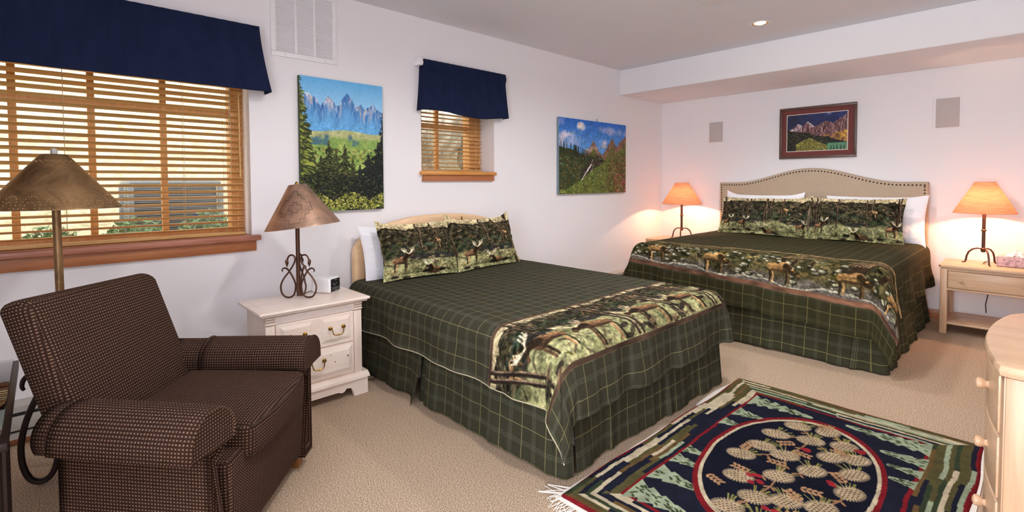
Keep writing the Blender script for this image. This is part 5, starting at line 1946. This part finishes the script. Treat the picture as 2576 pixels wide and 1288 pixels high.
b.box(3.60, 3.98, DY0 - 0.008, DY0 + 0.002, DH - 0.11, DH - 0.034, 0.003)
b.box(3.60, 3.98, DY0 - 0.008, DY0 + 0.002, 0.075, 0.14, 0.003)
b.build('side_frame', M['ash_z'], ds, loc=od)
for i, (z0, z1) in enumerate(((0.645, 0.805), (0.465, 0.635), (0.285, 0.455), (0.09, 0.275))):
    dr = MB().prism(plan(3.520, 0.038, DY0 + 0.045, DY1 - 0.045, 3.54), 'z', z0, z1, bev=0.006).build('drawer', M['ash'], ds, loc=od)
    for yy in (-4.25, -3.80):
        t = (yy - DY0 - 0.045) / (DY1 - DY0 - 0.09)
        m = Matrix.Translation((bow(t, 3.520, 0.038) + 0.008, yy, (z0 + z1) / 2 + 0.006)) @ Matrix.Rotation(-PI / 2, 4, 'Y')
        MB().lathe([(0.0, 0.0), (0.013, 0.0), (0.014, 0.004), (0.010, 0.008), (0.009, 0.013), (0.014, 0.019), (0.0165, 0.026), (0.015, 0.033), (0.008, 0.037), (0.0, 0.038)], n=24, m=m).build('knob', M['ash_z'], dr)

# ------------------------------------------------------------------ rug
RX0, RX1, RY0, RY1 = 2.232, 3.425, -4.70, -2.90
SCL = 300.0                                 # rug pixels per metre


def rug_picture():
    w, h = int((RX1 - RX0) * SCL), int((RY1 - RY0) * SCL)
    p = Pic(w, h, (30, 32, 46), 31)
    r = p.r
    n = vnoise(h, w, 10, 5, 3)
    wob = (vnoise(h, w, 40, 8, 3) - 0.5) * 5
    ex = np.minimum(p.x, w - 1 - p.x) + wob
    ey = np.minimum(p.y, h - 1 - p.y) + wob
    e = np.minimum(ex, ey)
    RED, CRM, NAVY, GRN, OLV, SAGE, BRN = (142, 34, 42), (222, 206, 174), (36, 38, 54), (62, 74, 52), (98, 92, 58), (176, 190, 158), (120, 94, 58)
    pal = [CRM, NAVY, OLV, SAGE, NAVY, GRN, BRN, CRM, NAVY, OLV]
    bw = 5.4
    horiz = ey < ex
    along = np.where(horiz, p.x, p.y)
    for kx in range(9):
        lo = 4 + kx * bw
        for side in range(4):
            sel = [(horiz & (p.y < h / 2)), (horiz & (p.y >= h / 2)), (~horiz & (p.x < w / 2)), (~horiz & (p.x >= w / 2))][side]
            m = sel & (e >= lo) & (e < lo + bw)
            s0 = 0.0
            T = w if side < 2 else h
            ci = r.randint(len(pal))
            while s0 < T:
                L = r.uniform(50, 190)
                p.a[m & (along >= s0) & (along < s0 + L)] = pal[ci % len(pal)]
                ci += r.randint(1, len(pal) - 1)
                s0 += L
    p.a[e < 4] = RED
    inn = 4 + 9 * bw
    p.a[(e >= inn) & (e < inn + 4.5)] = RED
    p.a[e >= inn + 4.5] = NAVY
    cx, cy = w / 2 - 1, h / 2
    q = np.sqrt(((p.x - cx + wob * 0.6) / (0.352 * SCL)) ** 2 + ((p.y - cy + wob * 0.6) / (0.60 * SCL)) ** 2)

    def X(xm):
        return (xm - RX0) * SCL

    def Y(ym):
        return (RY1 - ym) * SCL

    def tree(xb, ym, ln, wd, side):
        n_ = max(3, int(ln / 0.055))
        top, bot = [], []
        for i in range(n_):
            t0, t1 = i / n_, (i + 1) / n_
            hw = wd / 2 * (1 - t0 * 0.85)
            top += [(xb + side * ln * (t0 + 0.02), ym + hw), (xb + side * ln * (t1 - 0.02), ym + hw * 0.52)]
            bot += [(xb + side * ln * (t0 + 0.02), ym - hw), (xb + side * ln * (t1 - 0.02), ym - hw * 0.52)]
        pts = top + [(xb + side * ln, ym)] + bot[::-1]
        p.poly([(X(a), Y(b_)) for a, b_ in pts], SAGE)
        for i in range(int(ln * wd * 620) + 3):
            t = r.rand() * 0.85
            hw = wd / 2 * (1 - t * 0.85) * 0.72
            p.ell(X(xb + side * ln * t + side * 0.008), Y(ym + r.uniform(-1, 1) * hw), 3.6, 1.5, (72, 82, 56), r.uniform(-0.9, 0.9), 0.95)
    for ym, ln, wd in ((-3.19, 0.335, 0.17), (-3.41, 0.15, 0.13), (-3.575, 0.115, 0.10), (-3.985, 0.10, 0.09), (-4.10, 0.14, 0.10), (-4.265, 0.20, 0.15), (-4.45, 0.26, 0.17)):
        tree(2.415, ym, ln, wd, 1)
    for ym, ln, wd in ((-3.145, 0.36, 0.16), (-3.315, 0.18, 0.12), (-3.44, 0.13, 0.09), (-3.56, 0.10, 0.09), (-3.99, 0.10, 0.09), (-4.12, 0.14, 0.10), (-4.27, 0.20, 0.15), (-4.45, 0.26, 0.17)):
        tree(3.25, ym, ln, wd, -1)
    p.a[q < 1.0] = RED
    p.a[q < 0.945] = CRM
    p.a[q < 0.905] = (26, 28, 44)
    cones = [(2.72, -3.35, 0.3), (2.67, -3.52, 0.5), (2.85, -3.30, -0.5), (2.815, -3.46, 0.2), (2.665, -3.69, 0.6), (2.945, -3.40, -0.3), (2.625, -3.84, 0.4), (2.775, -3.70, 0.1), (2.93, -3.56, -0.4), (3.02, -3.50, -0.6), (2.905, -3.75, -0.3),
             (3.045, -3.65, -0.5), (2.69, -4.03, 0.5), (2.815, -3.90, 0.1), (2.80, -4.13, 0.3), (2.90, -4.06, -0.2), (3.065, -3.82, -0.5), (2.75, -4.27, 0.3), (3.01, -4.01, -0.3), (2.87, -4.27, -0.2), (2.96, -4.18, -0.4)]
    STEM = (176, 132, 96)
    for c0, c1 in ((0, 3), (3, 1), (3, 7), (7, 4), (7, 6), (3, 8), (8, 9), (8, 5), (5, 2), (7, 13), (13, 12), (13, 10), (10, 11), (13, 14), (14, 17), (14, 15), (15, 18), (18, 16), (15, 19), (19, 20)):
        a, b_ = cones[c0], cones[c1]
        mxx, myy = (a[0] + b_[0]) / 2 + 0.012, (a[1] + b_[1]) / 2 + 0.012
        p.line([(X(a[0]), Y(a[1])), (X(mxx), Y(myy)), (X(b_[0]), Y(b_[1]))], 2.6, STEM)
        for s_ in (-1, 1):
            p.ell(X(mxx) + 4 * s_, Y(myy) + 4, 4.5, 1.8, STEM, 0.8 * s_)
    for i, (x, y, an) in enumerate(cones):
        for j in range(9):                           # green needles
            a2 = an + PI / 2 + r.uniform(-0.7, 0.7) + PI
            p.line([(X(x), Y(y)), (X(x) + 27 * math.cos(a2), Y(y) + 27 * math.sin(a2))], 1.4, (164, 158, 88))
        rx_, ry_, ca_ = 16.5, 11.5, -0.75 + an * 0.7
        cc_, sn_ = math.cos(ca_), math.sin(ca_)
        for j in range(30):
            a2 = 2 * PI * j / 30
            ex_, ey_ = (rx_ + 2.6) * math.cos(a2), (ry_ + 3.2) * math.sin(a2)
            p.line([(X(x), Y(y)), (X(x) + ex_ * cc_ - ey_ * sn_, Y(y) + ex_ * sn_ + ey_ * cc_)], 2.0, (206, 182, 146))
        p.ell(X(x), Y(y), rx_, ry_, (214, 190, 154), ca_)
        for row in range(-3, 4):
            for cl_i in range(-2, 3):
                dx, dy = row * 4.6, cl_i * 4.6 + (2.3 if row % 2 else 0)
                if (dx / rx_) ** 2 + (dy / ry_) ** 2 < 0.75:
                    p.ell(X(x) + dx * cc_ - dy * sn_, Y(y) + dx * sn_ + dy * cc_, 1.8, 0.9, (86, 62, 48), ca_)
    for x, y in ((2.83, -3.57), (3.02, -3.40), (2.73, -3.97), (2.77, -4.02), (2.985, -3.80), (2.88, -4.18)):
        for j in range(3):
            p.ell(X(x) + r.uniform(-7, 7), Y(y) + r.uniform(-6, 6), 5, 4, (172, 46, 56))
    for x, y in ((2.62, -3.72), (2.64, -3.96), (2.72, -3.60), (2.98, -3.70), (2.86, -3.63), (2.88, -3.98), (2.98, -3.91), (2.74, -3.80), (2.66, -4.14), (2.94, -4.12), (2.80, -3.27), (2.92, -3.47)):
        a0 = r.rand() * 6.3
        for j in range(4):
            for s_ in (-1, 1):
                p.ell(X(x) + j * 6 * math.cos(a0) + s_ * 3.5 * math.sin(a0), Y(y) + j * 6 * math.sin(a0) - s_ * 3.5 * math.cos(a0), 4.2, 2.2, (198, 152, 112), a0 + s_ * 0.8)
    p.a *= (0.76 + 0.28 * n)[..., None]
    return p.out()


rg = empty('rug', ((RX0 + RX1) / 2, (RY0 + RY1) / 2, 0), R(-0.6), 'hooked wool rug with pine cone oval and evergreens on the beige carpet', 'rug')
ro = -np.array(rg.location)
img = rug_picture()
h, w = img.shape[:2]
xx = np.linspace(RX0, RX1, w)[None, :].repeat(h, 0)
yy = np.linspace(RY1, RY0, h)[:, None].repeat(w, 1)
ed = np.minimum(np.minimum(xx - RX0, RX1 - xx), np.minimum(RY1 - yy, yy - RY0))
zz = 0.013 * np.clip(ed / 0.008, 0, 1) ** 0.5 + 0.0012 * vnoise(h, w, 4, 3, 2) + 0.004 * (vnoise(h, w, 120, 4, 2) - 0.5) * np.clip(ed / 0.02, 0, 1) + 0.004
wx = 0.006 * np.sin(yy * 9) * (np.abs(xx - (RX0 + RX1) / 2) / 0.6)
grid('rug_pile', np.stack([xx + wx, yy + 0.005 * np.sin(xx * 8), zz], -1), M['rug'], img, parent=rg, loc=ro)
b = MB()
b.prism([(RX0 - 0.012, RY0 - 0.022), (RX1 + 0.016, RY0 - 0.022), (RX1 + 0.014, RY1 - 0.10), (RX1 + 0.004, RY1 + 0.008), (RX0 - 0.004, RY1 + 0.012), (RX0 - 0.03, RY1 - 0.3), (RX0 - 0.024, RY1 - 0.55), (RX0 - 0.006, RY1 - 0.60)], 'z', 0.0005, 0.005)
tag(b.build('rug_binding', M['binding'], rg, smooth=0, loc=ro), 'cream canvas edge')
b = MB()
g = random.Random(4)
for i in range(150):
    x = RX0 - 0.015 + (RX1 - RX0 + 0.03) * i / 149
    L = g.uniform(0.03, 0.075)
    b.tube([(x, RY0 - 0.01, 0.006), (x + g.uniform(-0.012, 0.012), RY0 - 0.02 - L * 0.5, 0.005), (x + g.uniform(-0.03, 0.03), RY0 - 0.02 - L, 0.004)], 0.0022, 4)
for i in range(10):
    b.tube([(RX0, RY0 + i * 0.008, 0.006), (RX0 - 0.05 - g.random() * 0.05, RY0 + g.uniform(-0.05, 0.03), 0.004)], 0.002, 4)
for i in range(30):
    y = RY1 - 0.04 - i * 0.009
    b.tube([(RX1 - 0.004, y, 0.006), (RX1 + g.uniform(0.02, 0.045), y + g.uniform(-0.02, 0.02), 0.004)], 0.002, 4)
tag(b.build('fringe', M['binding'], rg, loc=ro), 'cream fringe', kind='stuff')

# ------------------------------------------------------------------ armchair
ch = empty('armchair', (1.262, -5.848, 0), math.atan2(0.726, 0.687) + R(3), 'brown tweed upholstered armchair with rolled arms in the foreground', 'armchair')


def extrude_x(name, prof, x0, x1, mat, parent, n=24, bulge=0.0, cap=None, loc=None, rot=None):
    """(y, z) outline swept along x with cloth coordinates; rounded at its ends"""
    P_ = np.array(prof)
    seg = np.hypot(*(np.diff(P_, axis=0).T))
    L = np.concatenate([[0], np.cumsum(seg)])
    c = P_.mean(0)
    rows, uvs = [], []
    xs = []
    e = 0.018
    for f in (0.0, 0.35, 0.7, 1.0):
        xs.append((x0 + e * (1 - math.sqrt(max(0, 1 - (1 - f) ** 2))), 1 - 0.10 * (1 - f) ** 2))
    for i in range(1, n):
        xs.append((x0 + e + (x1 - x0 - 2 * e) * i / n, 1.0))
    for f in (1.0, 0.7, 0.35, 0.0):
        xs.append((x1 - e * (1 - math.sqrt(max(0, 1 - (1 - f) ** 2))), 1 - 0.10 * (1 - f) ** 2))
    for x, s_ in xs:
        q = c + (P_ - c) * s_
        rows.append(np.column_stack([np.full(len(q), x), q]))
        uvs.append(np.column_stack([np.full(len(q), x), L]))
    o = grid(name, np.array(rows), mat, None, np.array(uvs), parent, loc=loc)
    if cap:
        for k_, r_ in ((0, rows[0]), (1, rows[-1])):
            bm_ = MB()
            vs = [bm_.bm.verts.new(tuple(p)) for p in r_[:-1]]
            bm_.bm.faces.new(vs)
            bm_.build('arm_face', mat, o, uv='box')
    if rot:
        o.rotation_euler = rot
    return o


def roll(R_, zc, yc, side, inner_z, outer_z, n=22):
    """arm section: from the outer foot up around the roll and down the inner side"""
    pts = []
    for i in range(n + 1):
        a = -PI * 0.72 + (PI * 1.44) * i / n
        pts.append((yc - side * R_ * math.sin(-a), zc + R_ * math.cos(a)))
    return pts


TW = M['tweed']
# base body: front rail, sides, back in one upholstered block, slightly narrower at the floor
bm_ = MB()
bm_.box(-0.20, 0.335, -0.36, 0.36, 0.07, 0.40, 0.022, 3)
for v_ in bm_.bm.verts:
    f = (0.40 - v_.co.z) / 0.33
    v_.co.x += 0.05 * f * (1 if v_.co.x < 0 else 0)
    v_.co.y *= 1 - 0.03 * f
bm_.build('base', TW, ch, uv='box')
for sd in (-1, 1):
    yc = sd * 0.362
    ang = R(-2) if sd > 0 else R(-10)
    dz = -0.012 if sd > 0 else 0.006
    full = [(yc + 0.088 * math.cos(t), 0.522 + 0.088 * math.sin(t)) for t in np.linspace(0, 2 * PI, 33)]
    # rolled arm on an upright panel
    out = []
    for t in np.linspace(-0.16 * PI, 1.42 * PI, 30):
        out.append((yc + sd * 0.088 * math.cos(t), 0.522 + 0.088 * math.sin(t)))
    y_in, y_out = yc - sd * 0.080, yc + sd * 0.008
    prof = [(y_out, 0.075), (y_out, 0.30), (y_out, 0.475)] + out + [(y_in, 0.075), (y_out, 0.075)]
    arm = extrude_x('arm', prof, -0.185 if sd < 0 else -0.27, 0.352, TW, ch, 20, cap=True)
    arm.rotation_euler = (0, 0, ang)
    arm.location = (0.04 if sd < 0 else -0.01, -0.03 if sd < 0 else 0, dz)
    # loose cover over the front of the arm
    cp = []
    cp.append((yc + sd * 0.098, 0.490))
    for t in np.linspace(0.0, 1.12 * PI, 28):
        cp.append((yc + sd * 0.096 * math.cos(t), 0.522 + 0.096 * math.sin(t)))
    cov = extrude_x('arm_cover', cp, -0.115, 0.366, TW, ch, 20, loc=(0, 0, 0))
    bm_ = MB()
    q = [bm_.bm.verts.new((0.366, y, z)) for y, z in cp]
    bm_.bm.faces.new(q)
    bm_.build('cover_face', TW, cov, uv='box')
    MB().tube([(0.3655, y, z) for y, z in cp], 0.002, 6).build('welt', M['tweed_pipe'], cov)
    md = cov.modifiers.new('thickness', 'SOLIDIFY')
    md.thickness = 0.004
    cov.rotation_euler = (0, 0, ang)
    cov.location = arm.location
# backrest, leaning, with a rounded top
bm_ = MB()
bm_.box(-0.060, 0.060, -0.315, 0.335, 0.0, 0.580, 0.045, 5)
for v_ in bm_.bm.verts:
    if v_.co.z > 0.3:
        v_.co.x += -0.035 * ((v_.co.z - 0.3) / 0.245) ** 2
    if v_.co.x > 0:
        v_.co.x += 0.018 * (1 - (v_.co.y / 0.34) ** 2) * math.sin(max(0.0, min(1.0, v_.co.z / 0.545)) * PI)
    v_.co.z += (0.012 * (1 - (v_.co.y / 0.33) ** 2) + 0.018 * max(0.0, -v_.co.y / 0.33)) * (v_.co.z / 0.545)
bk = bm_.build('backrest', TW, ch, uv='box', loc=(-0.20, 0.005, 0.37))
bk.rotation_euler = (0, R(-15.5), 0)
# seat cushion with welt
nu, nv = 40, 40


def cushion_z(x, y):
    return 0.025 * (1 - (x / 0.26) ** 2) * (1 - (y / 0.26) ** 2)


bm_ = MB()
bm_.box(-0.255, 0.255, -0.262, 0.262, -0.062, 0.062, 0.03, 4)
bmesh.ops.subdivide_edges(bm_.bm, edges=[e for e in bm_.bm.edges if e.calc_length() > 0.2], cuts=9, use_grid_fill=True)
for v_ in bm_.bm.verts:
    v_.co.z += math.copysign(max(0, cushion_z(v_.co.x, v_.co.y)), v_.co.z)
    if v_.co.x > 0.2:
        v_.co.x += 0.03 * (1 - (v_.co.y / 0.27) ** 2)
cu = bm_.build('seat_cushion', TW, ch, uv='box', loc=(0.105, 0, 0.425))
cu.rotation_euler = (0, R(2), 0)
b = MB()
pth = [(0.248 + 0.03 * (1 - (y / 0.27) ** 2), y, 0.052) for y in np.linspace(-0.24, 0.24, 17)]
pth = [(-0.2, -0.258, 0.054), (0.0, -0.259, 0.054), (0.2, -0.258, 0.053)] + pth + [(0.2, 0.258, 0.053), (0.0, 0.259, 0.054), (-0.2, 0.258, 0.054)]
b.tube(pth, 0.0035, 6)
b.tube([(x, y, -0.052) for x, y, z in pth], 0.0035, 6)
b.build('welt', M['tweed_pipe'], cu)
for x, y in ((0.29, 0.32), (0.29, -0.32), (-0.16, 0.30), (-0.16, -0.30)):
    MB().prism([(x - 0.022, y - 0.022), (x + 0.022, y - 0.022), (x + 0.022, y + 0.022), (x - 0.022, y + 0.022)], 'z', 0.0, 0.085, bev=0.004).build('foot', M['foot_wood'], ch)

# ------------------------------------------------------------------ glass side table at the left edge
gt = empty('glass_table', (1.35, -6.62, 0), label='glass-topped dark metal table cut off by the left edge', cat='table')
og = -np.array(gt.location)
TZ, TX0, TX1, TY0, TY1 = 0.665, 0.925, 1.76, -6.93, -6.345
MB().box(TX0 + 0.006, TX1 - 0.006, TY0 + 0.006, TY1 - 0.004, TZ - 0.002, TZ + 0.006, 0.002).build('glass_top', M['table_glass'], gt, loc=og)
b = MB()
b.box(TX0, TX1, TY1 - 0.012, TY1 + 0.010, TZ - 0.028, TZ - 0.003, 0.004)
b.box(TX0, TX1, TY0 - 0.010, TY0 + 0.012, TZ - 0.028, TZ - 0.003, 0.004)
b.box(TX0, TX0 + 0.022, TY0, TY1, TZ - 0.028, TZ - 0.003, 0.004)
b.box(TX1 - 0.022, TX1, TY0, TY1, TZ - 0.028, TZ - 0.003, 0.004)
b.build('table_frame', M['iron_dk'], gt, loc=og)
for x, y, ox in ((TX0 + 0.05, TY0 + 0.02, -0.03), (TX0 + 0.05, TY1 - 0.20, -0.02), (TX1 - 0.25, TY0 + 0.02, 0.03), (TX1 - 0.25, TY1 - 0.01, 0.03)):
    MB().tube(smooth_path([(x, y, TZ - 0.02), (x + ox * 0.1, y, 0.45), (x + ox * 0.5, y, 0.2), (x + ox * 1.1, y, 0.0)], 4), 0.0125, 10).build('leg', M['iron_dk'], gt, loc=og)
